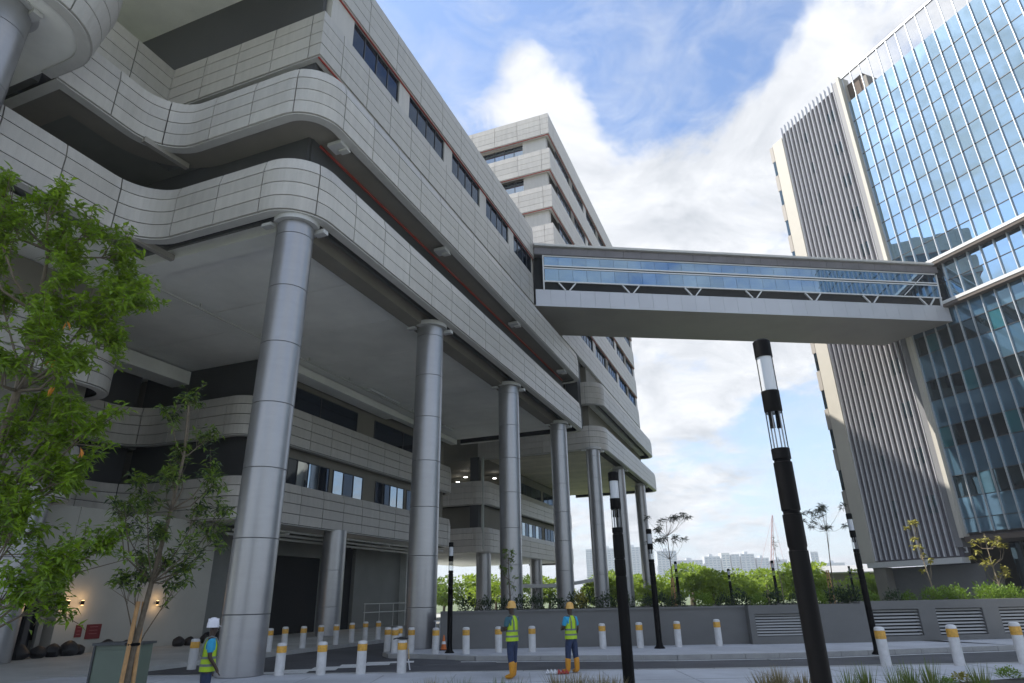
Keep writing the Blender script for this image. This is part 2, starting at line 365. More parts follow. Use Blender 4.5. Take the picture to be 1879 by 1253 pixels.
def band(root, path, z0, z1, bay=2.1, rows=4, key='B1', l0=0, ledge_in=1.5, tilt=.10, trim=None, label=None, gap_plate=0, gap_plate_mat=None, tl0=0, fl=0):
    c = MB()
    F = lambda z: (z - z0) * fl
    sweep(c, path, [(-.30, z0 + .02), (-.10, z0 + .02), (-.10 + F(z1 - .5), z1 - .5), (-.16 + F(z1), z1 - .03), (-.30 + F(z1), z1 - .03)], joint)
    sweep(c, path, [(-ledge_in, z1 - .22), (-.305, z1 - .22), (-.305, z1 - .06), (-ledge_in, z1 - .06)], lip)
    sweep(c, path, [(-.40, z0 - .05), (-.03, z0 - .05), (-.03, z0 - .012), (-.40, z0 - .012)], lip)
    if gap_plate: sweep(c, path, [(-1.55, z0 + gap_plate), (-.305, z0 + gap_plate), (-.305, z0 + gap_plate + .05), (-1.55, z0 + gap_plate + .05)], gap_plate_mat or black)  # plate closing the gap behind the band; black default paints in its shade
    if trim: sweep(c, path, [(-.12, z0 - .115), (-.05, z0 - .115), (-.05, z0 - .053), (-.12, z0 - .053)], trim, tl0)
    b = c.build('fascia_band', root)
    H = z1 - z0; zs = [z0 + H * q for q in (0, .255, .51, .765, 1.0)] if rows == 4 else [z0 + H * i / rows for i in range(rows + 1)]
    # bays start at corner joints
    nb = max(1, round((path.L - l0) / bay)); w = (path.L - l0) / nb
    for i in range(nb):
        gp = .023 if key == 'B1' else .016; a = l0 + i * w + gp; e = l0 + (i + 1) * w - gp
        for k in range(rows):
            za = zs[k] + gp * .85; zb = zs[k + 1] - gp * .85; PANELS.setdefault(key, []).append((path, a, e, za, zb, b, tilt if k == rows - 1 else 0, F(za), F(zb)))
    return b
def flush_panels(key, root, parent_name='cladding_panel'):
    camp = root.matrix_world.inverted() @ Vector((0, 0, 1.9)) if False else None
    rz = root.rotation_euler.z; inv = Matrix.Rotation(-rz, 3, 'Z'); c0 = inv @ (Vector((0, 0, 1.9)) - root.location)
    items = []
    for it in PANELS[key]:
        path, a, e, za, zb, b, tl, fa, fb = it; p, n = path.at((a + e) / 2); v = Vector((p.x, p.y, (za + zb) / 2)) - c0
        vis = -v.normalized().dot(Vector((n.x, n.y, 0)))
        items.append(((v.length / max(.05, vis)) if vis > 0 else 1e6 + v.length, it))
    items.sort(key=lambda q: q[0]); rest = MB()
    for i, (d, (path, a, e, za, zb, b, tl, fa, fb)) in enumerate(items):
        mb = MB() if i < 300 else rest
        jit = random.uniform(-.004, .004)
        if tl: prof = [(-.09 + fa, za), (.03 + jit + fa, za), (.03 - tl + jit + fb, zb), (-.14 + fb, zb)]
        else: prof = [(-.09 + fa, za), (.03 + jit + fa, za), (.03 + jit + fb, zb), (-.09 + fb, zb)]
        sweep(mb, path, prof, clad, a, e)
        if i < 300: mb.build('cladding_panel', b, smooth=False)
    if len(items) > 300: stuff(rest.build('cladding_panels', root))
def slab_poly(path, off, back):   # close a path against a back line
    r = path.ring(off); return [(q.x, q.y) for q in r] + back

# ------------------------------------------------------------------ ground, road, pavements
g = MB(); g.add([(-3000, -300, -.16), (3000, -300, -.16), (3000, 4000, -.16), (-3000, 4000, -.16)], [(0, 1, 2, 3)], groundm); struct(g.build('ground'))
g = MB(); g.add([(-40, 19.9, -.135), (60, 19.2, -.135), (60, 26.2, -.135), (30, 25.5, -.135), (-5, 25.2, -.135), (-40, 26, -.135)], [(0, 1, 2, 3, 4, 5)], asph); struct(g.build('road'))
dv = [d1v(-19.6, 16.5), d1v(-10.5, 21.8), d1v(-12.5, 24.5), d1v(-14.6, 27), d1v(-15.6, 70), d1v(-19.6, 70)]
g = MB(); g.prism([(v.x, v.y) for v in dv], -.20, -.128, asph); struct(g.build('driveway'))
# near pavement (three slabs with joints)
npv = MB()
npv.prism([(-30, -12), (60, -12), (60, 19.7), (5.4, 19.55), (-7.2, 20.3), (-14, 20.6), (-30, 21.5)], -.15, 0, pave)
struct(npv.build('pavement'))
# slab joints on the pavement as thin recessed strips
jm = mat('paving_joint', (.33, .34, .35), .9)
jb = MB()
for x in range(-12, 20, 2): jb.beam((x + .3, 12.5, .002), (x + .3, 19.5, .002), .02, .008, jm)
for y in (13.4, 15.4, 17.4): jb.beam((-10, y, .0025), (20, y, .0025), .02, .008, jm)
stuff(jb.build('paving_joints'))
kb = MB()
nearedge = [(-14, 20.68), (-7.2, 20.38), (5.4, 19.63), (60, 19.78)]
farpts = [d1v(-14.9, 26), d1v(-14.95, 24.0), d1v(-14.2, 23.2), d1v(-12.9, 23.3)]
isl = [(v.x, v.y) for v in farpts] + [(-1.5, 25.1), (5.4, 24.0), (10, 24.0), (18.1, 25.4), (60, 30)]
fp = MB(); back = [(60, 60), (-2, 60)] + [(d1v(-15.2, 60).x, d1v(-15.2, 60).y)]
fp.prism(isl + back, -.15, 0, pave); struct(fp.build('far_pavement'))
# floor under the building
bf = MB(); bf.prism([tuple(d1v(-19.9, 10)[:2]), tuple(d1v(-19.9, 95)[:2]), tuple(d1v(-60, 95)[:2]), tuple(d1v(-60, 10)[:2])], -.15, .004, paved)
bf.prism([tuple(d1v(-19.9, 21.8)[:2]), (-14, 20.7), (-30, 21.6), (-45, 30), tuple(d1v(-40, 10)[:2])], -.15, -.004, paved)
struct(bf.build('covered_floor'))
def kerb_line(pts, wid, zt, name='kerb'):
    # individual kerb stones
    acc = 0
    root = thing(name, {'kerb': 'pale concrete kerb running along the far side of the asphalt road', 'near_kerb': 'pale concrete kerb along the near pavement edge below the workers', 'driveway_kerb': 'kerb beside the covered driveway in front of the row of bollards'}[name], 'kerb')
    cnt = 0
    for a, b in zip(pts, pts[1:]):
        a = Vector(a); b = Vector(b); Ln = (b - a).length; d = (b - a) / Ln; k = max(1, int(Ln / 1.0))
        for i in range(k):
            p = a + d * (Ln * i / k + .008); q = a + d * (Ln * (i + 1) / k - .008)
            if cnt < 90:
                mb = MB(); mb.beam((p.x, p.y, zt / 2 - .07), (q.x, q.y, zt / 2 - .07), wid, .14 + zt, kerbm); mb.build('kerb_stone', root); cnt += 1
    root.name = 'kerb'
kerb_line(isl[:-1] + [(40, 27.7)], .16, .018)
kerb_line(nearedge[:3] + [(30, 19.70)], .16, .014, 'near_kerb')
kerb_line([tuple(d1v(-19.75, s)[:2]) for s in (22, 30, 40, 50)], .16, .018, 'driveway_kerb')
# zebra bars where the driveway meets the road
zb = thing('zebra_crossing', 'white zebra bars painted across the driveway mouth behind the near bollards', 'road marking')
p0 = Vector((-8.1, 21.25)); p1 = Vector((-4.5, 24.9)); dr = (p1 - p0).normalized()
for i in range(6):
    c = p0.lerp(p1, i / 5); dx = Vector((1, .12)).normalized()
    q = MB(); a = c - dx * .82; b = c + dx * .82; q.beam((a.x, a.y, -.118), (b.x, b.y, -.118), .56, .008, paint, up=(0, 0, 1)); q.build('painted_bar', zb)
ln = MB()
for a, b in (((-2.0, 24.72), (5.3, 23.62)), ((5.3, 23.62), (10.0, 23.62)), ((10, 23.62), (18.1, 25.0)), ((18.1, 25.0), (40, 27.5))):
    ln.beam((*a, -.130), (*b, -.130), .12, .006, paint)
tag(ln.build('road_edge_line'), 'thin white line painted on the asphalt along the far kerb', 'road marking')

# ================================================================== CONCRETE-CLAD BUILDING (near part)
B1 = thing('office_building', 'grey panelled office block on round silver columns at the left', 'building', (0, 0, 0), -A1)
ZB = 14.95; PT = 4.45
pb1 = Path([(-21.2, -6, 0), (-21.2, 14.75, 1.6), (-13.5, 14.75, 1.7), (-13.5, 51.4, .9), (-25, 51.4, 0)])
pb2 = Path([(-24.5, 10.3, 0), (-21.2, 10.3, 0), (-21.2, 14.9, 1.6), (-13.5, 14.9, 1.6), (-13.5, 51.4, .9), (-25, 51.4, 0)])
pblk = Path([(-18.1, -6, 0), (-18.1, 10.3, 2.0), (-21.4, 10.3, 0)])
pb3 = Path([(-24.0, 4, 0), (-24.0, 16.35, 0), (-15.0, 16.35, 0), (-15.0, 44.3, .7), (-22, 44.3, 0)])
prf = Path([(-19.5, 8.2, 0), (-15.0, 8.2, 0), (-15.0, 44.5, .5), (-22, 44.5, 0)])
band(B1, pb1, ZB, ZB + 2.27, l0=.3, gap_plate=.55)
band(B1, pb2, ZB + PT, ZB + PT + 2.27, l0=3.3, gap_plate=.1, gap_plate_mat=taupe)
band(B1, pblk, ZB + PT, ZB + PT + 2.6, fl=.2, ledge_in=.8)
band(B1, pb3, ZB + 2 * PT, ZB + 2 * PT + 2.6, ledge_in=.5, tilt=.03, trim=redm, tl0=21.4)
band(B1, prf, ZB + 3 * PT, ZB + 3 * PT + 2.75, bay=2.6, ledge_in=.6, tilt=.03, trim=redm)
# inner bands behind the colonnade
piA = Path([(-25.5, -4, 0), (-25.5, 18.6, 1.6), (-34.2, 18.6, 1.2), (-34.2, 26.0, 1.8), (-25.5, 26.0, 1.5), (-25.5, 51.3, 1.3), (-33, 51.3, 0)])
piB = Path([(-26.8, -4, 0), (-26.8, 18.9, 1.6), (-34.2, 18.9, 1.2), (-34.2, 26.2, 1.8), (-25.5, 26.2, 1.5), (-25.5, 51.3, 1.3), (-33, 51.3, 0)])
band(B1, piA, 10.5, 12.75, ledge_in=1.0)
band(B1, piB, 6.05, 8.3, ledge_in=1.0)
# slabs and soffits
def soffit_panels(root, x0, x1, y0, y1, z, step, mt, name='soffit_panel', th=.06, ax='y'):
    n = max(1, round((y1 - y0) / step)); w = (y1 - y0) / n; me = None
    mb = MB(); mb.box(x0, x1, .02, w - .02, 0, th, mt); me = mb.mesh(name)
    for i in range(n): obj(name, me, root, (0, y0 + i * w, z + random.uniform(0, .004)))
sl = MB()
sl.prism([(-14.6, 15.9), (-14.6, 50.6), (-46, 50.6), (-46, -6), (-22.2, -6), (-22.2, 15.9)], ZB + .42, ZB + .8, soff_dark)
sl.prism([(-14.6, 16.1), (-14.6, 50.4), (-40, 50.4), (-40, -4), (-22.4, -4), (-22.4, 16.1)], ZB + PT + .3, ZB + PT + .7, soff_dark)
sl.prism(slab_poly(pblk, -.31, [(-24, 9.99), (-24, -6)]), ZB + PT + .02, ZB + PT + .5, soff)
sl.prism([(-20, 8.6), (-15.7, 8.6), (-15.7, 16.8), (-46, 16.8), (-46, 4), (-20, 4)], ZB + 3 * PT + 1.65, ZB + 3 * PT + 1.9, soff)
sl.prism([(-15.7, 16.85), (-15.7, 44.0), (-46, 44.0), (-46, 16.85)], ZB + 3 * PT + .1, ZB + 3 * PT + .5, soff)
sl.prism([(-16, 16.9), (-16, 44.0), (-40, 44.0), (-40, 16.9)], ZB + 3 * PT + 2.4, ZB + 3 * PT + 2.6, taupe)
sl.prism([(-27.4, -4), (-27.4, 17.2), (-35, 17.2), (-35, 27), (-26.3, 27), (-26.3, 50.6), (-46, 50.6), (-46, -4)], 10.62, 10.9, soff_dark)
sl.prism([(-28.4, -4), (-28.4, 17.4), (-35, 17.4), (-35, 27), (-26.3, 27), (-26.3, 50.6), (-46, 50.6), (-46, -4)], 6.2, 6.5, soff)
sl.build('floor_slab', B1)
soffit_panels(B1, -25.3, -15.6, 16.9, 50.4, ZB + .22, 4.2, soff, 'soffit_board')
soffit_panels(B1, -46, -25.32, -4, 50.4, ZB + .24, 4.6, soff, 'soffit_board')
soffit_panels(B1, -25.3, -22.6, -4, 16.85, ZB + .20, 4.2, soff, 'soffit_board')
# edge beams
eb = MB(); eb.box(-15.55, -14.75, 16.2, 50.4, ZB - .18, ZB + .6, taupe); eb.box(-22.6, -15.6, 16.0, 16.85, ZB - .05, ZB + .42, soff)
eb.build('edge_beam', B1)
for a, b, z in (((-21.0, 13.6), (-20.9, 16.0), ZB - .02), ((-21.1, 13.8), (-20.9, 15.8), ZB + PT - .1)):
    q = MB(); q.beam((*a, z), (*b, z), .22, .24, brid_u); q.build('corner_bracket', B1)
# recessed walls
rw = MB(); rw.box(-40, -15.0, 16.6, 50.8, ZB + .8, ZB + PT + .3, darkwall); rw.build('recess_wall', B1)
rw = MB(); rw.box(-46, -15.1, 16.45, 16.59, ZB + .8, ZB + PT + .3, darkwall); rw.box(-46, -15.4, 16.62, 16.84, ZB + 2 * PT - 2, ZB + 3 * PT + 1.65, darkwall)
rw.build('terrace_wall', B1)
for x_, z_ in ((-18.0, 18.6), (-20.6, 18.3)):
    q = MB(); q.box(x_ - .05, x_ + .05, 16.36, 16.44, z_ - .05, z_ + .05, white_m); q.build('terrace_light', B1)
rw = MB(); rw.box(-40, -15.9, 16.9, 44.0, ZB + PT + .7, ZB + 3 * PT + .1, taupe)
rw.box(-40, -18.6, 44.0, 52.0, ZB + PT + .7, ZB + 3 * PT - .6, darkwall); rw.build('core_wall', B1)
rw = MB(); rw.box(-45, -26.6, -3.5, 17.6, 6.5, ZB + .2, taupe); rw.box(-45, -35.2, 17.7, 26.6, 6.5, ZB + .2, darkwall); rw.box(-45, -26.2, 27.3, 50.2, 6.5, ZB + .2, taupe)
rw.box(-35.2, -26.3, 27.0, 27.28, 6.5, ZB + .2, darkwall)
rw.build('inner_wall', B1)
rt = MB(); rt.box(-14.98, -14.9, 17.0, 50.5, ZB + PT - .04, ZB + PT + .05, redm); rt.build('red_trim', B1)
# small brackets under band two, regular
for i, s_ in enumerate((17.2, 26.4, 37.1, 47.8)):
    q = MB(); q.box(-14.5, -13.85, s_ - .3, s_ + .3, ZB + PT - .22, ZB + PT - .055, capm); q.box(-14.2, -13.8, s_ + .05, s_ + .32, ZB + PT - .30, ZB + PT - .222, lip); q.build('slab_bracket', B1)
# windows of the top storey: piers and glass
wz0, wz1 = ZB + 2 * PT + 2.6, ZB + 3 * PT + .1
def win(root, x, y0, y1, z0, z1, gm_, n=4, name='window', out=1):
    f = MB(); t = .05
    f.box(x - .06, x + .02, y0, y1, z0, z0 + t, frame_dk); f.box(x - .06, x + .02, y0, y1, z1 - t, z1, frame_dk)
    f.box(x - .06, x + .02, y0, y0 + t, z0 + t, z1 - t, frame_dk); f.box(x - .06, x + .02, y1 - t, y1, z0 + t, z1 - t, frame_dk)
    w = (y1 - y0) / n
    for i in range(1, n): f.box(x - .05, x + .015, y0 + i * w - .025, y0 + i * w + .025, z0 + t, z1 - t, frame_dk)
    fo = f.build(name, root)
    for i in range(n):
        gm = wglass if (gm_ is wglass_b and random.random() < .5) else gm_
        q = MB(); ya = y0 + i * w + .03; yb = y0 + (i + 1) * w - .03; dx = random.uniform(-.006, .006)
        q.add([(x - .02 - dx, ya, z0 + t), (x - .02 + dx, yb, z0 + t), (x - .02 + dx, yb, z1 - t), (x - .02 - dx, ya, z1 - t)], [(0, 1, 2, 3)], gm); q.build('pane', fo)
y = 18.6
while y < 43:
    win(B1, -15.2, y, min(y + 4.2, 43.9), wz0 + .02, wz1 - .05, wglass, 4); 
    q = MB(); q.box(-15.6, -15.12, y + 4.22, min(y + 5.28, 44), wz0, wz1, clad); q.build('pier', B1); y += 5.3
q = MB(); q.box(-15.6, -15.12, 16.9, 18.58, wz0, wz1, clad); q.build('pier', B1)
# windows between the inner bands
for a, b, n in ((28.6, 36.8, 2), (39.0, 47.2, 2)): win(B1, -26.15, a, b, 12.75, 14.35, wglass, n)
for a, b, n in ((28.3, 29.9, 1), (30.0, 34.2, 4), (34.6, 38.0, 3), (39.6, 43.6, 4), (44.0, 47.4, 3)): win(B1, -26.15, a, b, 8.35, 9.95, wglass_b if n != 1 else wglass, n)
# columns
def column(root, n_, s_, r=.66, top=14.75, cap=True, segs=8):
    c = obj('column', None, root, (n_, s_, 0)); q = MB(); q.cyl((0, 0), r - .03, r - .03, 0, top, ringm, 36); me = q.mesh('core', True)
    o = obj('core', me, c)
    zs = [0] + [1.6 + 2.1 * k for k in range(20)]; zs = [z for z in zs if z < top - .5] + [top]
    for a, b in zip(zs, zs[1:]):
        q = MB(); q.lathe([(r - .012, a + .008), (r, a + .016), (r, b - .016), (r - .012, b - .008)], colm, 40); q.build('sleeve', c, smooth=True)
    if cap:
        q = MB()
        # notched ring plate
        n = 30; vs = []; fs = []
        for z in (top + .0, top + .22):
            for rr in (r - .02, r + .17):
                for i in range(n + 1): a = math.radians(-120) + math.radians(260) * i / n; vs.append((rr * math.cos(a), rr * math.sin(a), z))
        k = n + 1
        for i in range(n):
            fs += [(i, i + 1, k + i + 1, k + i), (2 * k + i + 1, 2 * k + i, 3 * k + i, 3 * k + i + 1), (k + i, k + i + 1, 3 * k + i + 1, 3 * k + i)]
        q.add(vs, fs, capm)
        q.box(.5, .95, .38, .66, top - .16, top - .002, capm); q.box(-.92, -.5, -.76, -.5, top - .12, top - .002, capm)
        q.build('capital', c)
    return c
for s_ in (15.9, 26.3, 37.0, 47.7): column(B1, -14.65, s_, top=14.72)
column(B1, -19.95, 7.7, r=.8, top=19.35)
column(B1, -25.9, 35.0, r=.72, top=6.1, cap=False); column(B1, -27.6, 17.0, r=.8, top=6.1, cap=False)
# services under the soffit
q = MB(); q.beam((-23.6, 17.5, 14.9), (-23.6, 44, 14.9), .07, .07, pipe_m)
q.build('service_pipe', B1)
for s_ in (20, 24, 28, 32, 36, 40): q = MB(); q.box(-23.63, -23.57, s_, s_ + .05, 14.94, 15.18, pipe_m); q.build('pipe_hanger', B1)
for a, b in ((16.1, 17.1), (34.2, 36.0), (36.1, 37.9), (45, 46.6)):
    q = MB(); q.box(-23.9, -23.45, a, b, 14.98, 15.1, white_m); q.build('batten_light', B1)
q = MB(); q.box(-25.9, -24.8, 27.4, 40, 14.62, 15.1, soff); q.box(-25.5, -24.9, 40.05, 50.2, 14.7, 15.1, soff); q.box(-33, -31.6, 21, 27, 14.3, 15.1, soff); q.build('downstand_beam', B1)
for n_, s_, z in ((-33, 24.4, 14.5),):
    q = MB(); q.cyl((n_, s_), .16, .16, z, z + .05, dl, 12); q.build('downlight', B1)
# ground-floor walls behind
gw = MB(); gw.box(-30.2, -29.0, 20.3, 28.4, 0, 6.1, wallw); gw.build('ground_wall', B1)
gw = MB(); gw.box(-30.2, -29.0, 12, 16.8, 0, 6.1, wallw); gw.build('ground_wall', B1)
q = MB()
for i in range(6): q.box(-29.3, -29.12, 16.9 + i * .56, 17.1 + i * .56, 0, 3.0, wallg if i % 2 else darkwall)
q.box(-30.2, -29.05, 16.8, 20.3, 3.0, 6.1, wallw); q.box(-30.6, -30.4, 16.8, 20.3, 0, 3, black); q.build('louvred_door', B1)
gw = MB(); gw.box(-30.9, -29.6, 28.4, 33.2, 0, 6.1, wallg); gw.box(-30.9, -29.9, 33.2, 39.3, 4.75, 6.1, wallg); gw.box(-30.9, -29.5, 39.3, 41.3, 0, 6.1, wallpale)
gw.box(-30.9, -29.9, 43.2, 49.8, 0, 6.1, wallg); gw.box(-30.9, -29.3, 49.8, 51.3, 0, 6.1, wallpale); gw.box(-45, -44, 12, 52, 0, 6, black); gw.build('garage_wall', B1)
q = MB(); q.box(-30.4, -30.2, 33.2, 39.3, 0, 4.75, black); q.build('garage_opening_fill', B1)  # black panel filling the garage opening, its darkness put into the colour
q = MB(); q.box(-30.4, -30.2, 41.3, 43.2, 0, 6.1, black); q.build('dark_doorway', B1)
for i in range(3):
    q = MB(); q.tube([(-26.5 - i * .5, 27.5, 5.75 - i * .16), (-26.5 - i * .5, 51, 5.75 - i * .16)], .07, pipe_m, 8); q.build('service_pipe', B1)
for s_ in (31, 42, 46):
    q = MB(); q.tube([(-26.2, s_, 5.6), (-29.5, s_, 5.6)], .06, pipe_m, 8); q.build('service_pipe', B1)
q = MB()
for z in (1.1, 1.7): q.tube([(-29.0, 43.4, z), (-29.0, 49.6, z)], .03, pipe_m, 6)
for s_ in (43.5, 45.5, 47.5, 49.5): q.tube([(-29.0, s_, 0), (-29.0, s_, 1.7)], .03, pipe_m, 6)
q.build('guard_rail', B1)

# ================================================================== CONCRETE-CLAD BUILDING (far, taller part)
B2 = thing('office_building', 'taller far wing of the panelled office block with stacked window bands', 'building', (0, 0, 0), -A1)
pc = [(-44, 50.2, 0), (-15.0, 50.2, .0), (-15.0, 88.6, .5), (-22, 88.6, 0)]
for k in range(2, 8):
    z = ZB + PT * k
    pth = Path(pc if k > 2 else [(-26, 51.4, 0), (-15.0, 51.4, .0), (-15.0, 88.6, .5), (-22, 88.6, 0)])
    band(B2, pth, z, z + 2.6, bay=2.6, key='B2', ledge_in=.6, tilt=.03, trim=redm if k > 2 else None)
for k, (za) in ((0, ZB), (1, ZB + PT)):
    pth = Path([(-26.5, 58.2, 0), (-13.5, 58.2, 1.9), (-13.5, 88.6 if k == 0 else 87.9, 1.2), (-25, 88.6 if k == 0 else 87.9, 0)])
    band(B2, pth, za, za + 2.27, key='B2', bay=2.3)
for z in (10.5, 6.05):
    pth = Path([(-40, 57.6, 0), (-25.4, 57.6, 1.2), (-25.4, 87.8, 1.0), (-32, 87.8, 0)])
    band(B2, pth, z, z + 2.25, key='B2', bay=2.6, ledge_in=1.0)
c2 = MB()
c2.box(-42, -15.9, 51.2, 88.0, ZB + 2 * PT, ZB + 7 * PT + 1.5, taupe)
c2.build('core_wall', B2)
c2 = MB(); c2.box(-40, -15.2, 60.0, 87.4, ZB + .8, ZB + 2 * PT, taupe); c2.box(-16.6, -15.4, 57.2, 58.4, ZB + 2, ZB + 2 * PT, darkwall); c2.box(-40, -17, 52, 59.9, ZB + PT - 1, ZB + 2 * PT, darkwall); c2.build('recess_wall', B2)
c2 = MB(); c2.prism([(-14.6, 59.6), (-14.6, 87.3), (-42, 87.3), (-42, 59.6)], ZB + .36, ZB + .7, taupe)
c2.prism([(-14.6, 59.6), (-14.6, 87.0), (-42, 87.0), (-42, 59.6)], ZB + PT + .3, ZB + PT + .6, soff)
c2.prism([(-26.3, 58.4), (-26.3, 87.0), (-42, 87.0), (-42, 58.4)], 10.6, 10.9, soff_dark); c2.prism([(-26.3, 58.4), (-26.3, 87.0), (-42, 87.0), (-42, 58.4)], 6.2, 6.5, soff)
c2.build('floor_slab', B2)
soffs = mat('strip_soffit', (.60, .54, .44), .6, var=.14, vscale=.6, obj_var=.1)
soffit_panels(B2, -25.9, -14.9, 59.8, 87.2, ZB + .14, 1.25, soffs, 'soffit_strip')
c2 = MB(); c2.box(-42, -26.2, 59.2, 86.5, 6.5, 10.5, taupe); c2.box(-42, -26.2, 68.6, 86.5, 10.9, ZB + .3, taupe)
c2.box(-27.2, -26.3, 57.9, 58.5, 6.3, ZB + .2, darkwall); c2.box(-25.95, -25.75, 57.85, 58.1, 6.3, ZB + .2, wallpale); c2.build('inner_wall', B2)
for a in (69.5, 77.5): win(B2, -26.15, a, a + 7.0, 12.8, 14.3, wglass, 4)
for a in (69.5, 77.5): win(B2, -26.15, a, a + 7.0, 8.4, 9.9, wglass_b, 6)
for n_, s_, z in ((-28.6, 62.2, 14.6), (-31.1, 65.0, 14.6), (-31.2, 67.6, 14.6), (-28.5, 67.2, 14.6), (-33.3, 67.5, 14.6), (-28.3, 61.3, 10.2), (-30.8, 67.1, 10.2), (-32.9, 67.0, 10.2), (-28.3, 66.7, 10.2)):
    q = MB(); q.cyl((n_, s_), .22, .22, z, z + .05, dl, 12); q.build('downlight', B2)
# windows strips of the tall part: long side and end side
for k in range(2, 7):
    z0 = ZB + PT * k + 2.6; z1 = z0 + PT - 2.6
    for y in range(0, 6): 
        ya = 53.2 + y * 5.9
        win(B2, -15.25, ya, ya + 4.7, z0 + .03, z1 - .03, wglass, 4)
        q = MB(); q.box(-15.8, -15.15, ya + 4.72, ya + 5.88, z0, z1, clad if y % 2 else taupe); q.build('pier', B2)
    if k > 2:
        f = MB(); f.box(-42, -24.6, 50.75, 51.15, z0, z1, clad); f.box(-18.0, -15.45, 50.6, 51.15, z0, z1, clad); f.build('pier', B2)
        w = obj('window', None, B2, (-24.6, 50.95, z0)); q = MB(); q.box(0, 6.6, -.05, .05, 0, .06, frame_dk)
        for i in range(6): q.box(i * 1.1 - .02, i * 1.1 + .03, -.05, .04, .06, PT - 2.6, frame_dk)
        q.build('frame', w)
        for i in range(6):
            q = MB(); q.add([(i * 1.1 + .03, 0, .06), (i * 1.1 + 1.07, 0, .06), (i * 1.1 + 1.07, 0, 1.8), (i * 1.1 + .03, 0, 1.8)], [(0, 1, 2, 3)], wglass_b if k > 3 else wglass); q.build('pane', w)
for s_ in (58.5, 69.4, 81.6): column(B2, -14.65, s_, top=14.8)
column(B2, -26.4, 59.4, r=.72, top=6.1, cap=False); column(B2, -26.2, 74.0, r=.72, top=6.1, cap=False); column(B2, -26.2, 85.0, r=.72, top=6.1, cap=False)
gw = MB(); gw.box(-41, -40, 55, 70, 0, 6.1, wallg); gw.box(-44, -30, 54.6, 54.9, 0, 6.1, wallg); gw.build('ground_wall', B2)
flush_panels('B1', B1); flush_panels('B2', B2)

# ================================================================== GLASS TOWER   local x = outward-in (n2), y = along
T = thing('glass_tower', 'blue glass tower with a vertical finned wall at the right', 'tower', (0, 0, 0), -A2)
X0 = 55.5; YL = 37.15; YR = 6.0
c = MB(); c.box(X0 + .25, X0 + 26, YR, 46.8, 6.0, 51.9, finback); c.build('core', T)
MW = 1.12; ncol = int((YL - YR) / MW)
zl = [6.2, 8.6, 10.4]      # pane edges
rows_ = []
# below the lower ledge: dark vision bands 9.0-10.8, 13.4-15.2, 17.7-19.5
z = 6.25
for za, zb, kind in ((6.25, 7.4, 's'), (7.4, 9.15, 's'), (9.15, 10.95, 'v'), (10.95, 13.4, 's'), (13.4, 15.2, 'v'), (15.2, 17.65, 's'), (17.65, 19.45, 'v'), (19.45, 21.9, 's'), (21.9, 23.6, 'v'), (23.6, 25.35, 's')): rows_.append((za, zb, kind))
for za, zb in ((25.75, 27.7), (27.7, 29.55)): rows_.append((za, zb, 'm'))
z = 29.95
while z < 51.9 - .5:
    zt = min(z + 2.15, 52.0)
    if 52.0 - zt < .9: zt = 52.0
    rows_.append((z, zt, 'k')); z = zt
panes = []
for i in range(ncol):
    y1 = YL - i * MW; y0 = y1 - MW
    for za, zb, kd in rows_:
        kd2 = kd
        if kd == 'v' and (i * 7 + int(za)) % 5 == 3: kd2 = 't'
        panes.append((abs((y0 + y1) / 2 - 30) + abs(za - 26) * .3, y0, y1, za, zb, kd2))
gmat = {'s': gl_span, 'v': gl_vis, 'k': gl_sky, 'm': gl_sky, 't': gl_teal}
panes.sort(key=lambda p: p[0]); rest = MB(); pmesh = {}
for i, (d, y0, y1, za, zb, kd) in enumerate(panes):
    if i < 300:
        key = (round(zb - za, 3), kd)
        if key not in pmesh:
            q = MB(); h = zb - za; q.box(0, .03, -MW / 2 + .02, MW / 2 - .02, -h / 2 + .02, h / 2 - .02, gmat[kd]); pmesh[key] = q.mesh('glass_pane')
        o = obj('glass_pane', pmesh[key], T, (X0 + .02, (y0 + y1) / 2, (za + zb) / 2), (0, random.gauss(0, .0022), random.gauss(0, .0022)))
    else: rest.box(X0 + .02, X0 + .05, y0 + .02, y1 - .02, za + .02, zb - .02, gmat[kd])
stuff(rest.build('glass_panes', T))
q = MB(); q.box(-.16, .1, -.03, .03, 6.2, 52.0, mull); mme = q.mesh('mullion')
q = MB(); q.box(-.10, .06, -.03, .03, 52.0, 55.3, mull); mme2 = q.mesh('parapet_post')
for i in range(ncol + 1):
    obj('mullion', mme, T, (X0, YL - i * MW, 0)); obj('parapet_post', mme2, T, (X0, YL - i * MW, 0))
for r_ in rows_:
    q = MB(); q.box(X0 - .03, X0 + .06, YR, YL, r_[0] - .03, r_[0] + .03, frame_dk); q.build('transom', T)
q = MB(); q.box(X0 - .16, X0 + .1, YR, YL + .5, 55.3, 55.5, mull); q.build('parapet_rail', T)
for za, zb, y1 in ((29.55, 29.95, 33.9), (25.35, 25.75, 33.4)):
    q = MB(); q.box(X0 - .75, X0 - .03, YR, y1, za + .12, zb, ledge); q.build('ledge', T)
    q = MB(); q.box(X0 - .7, X0 - .03, YR, y1, za - .16, za + .115, ledge_u); q.build('ledge_underside', T)
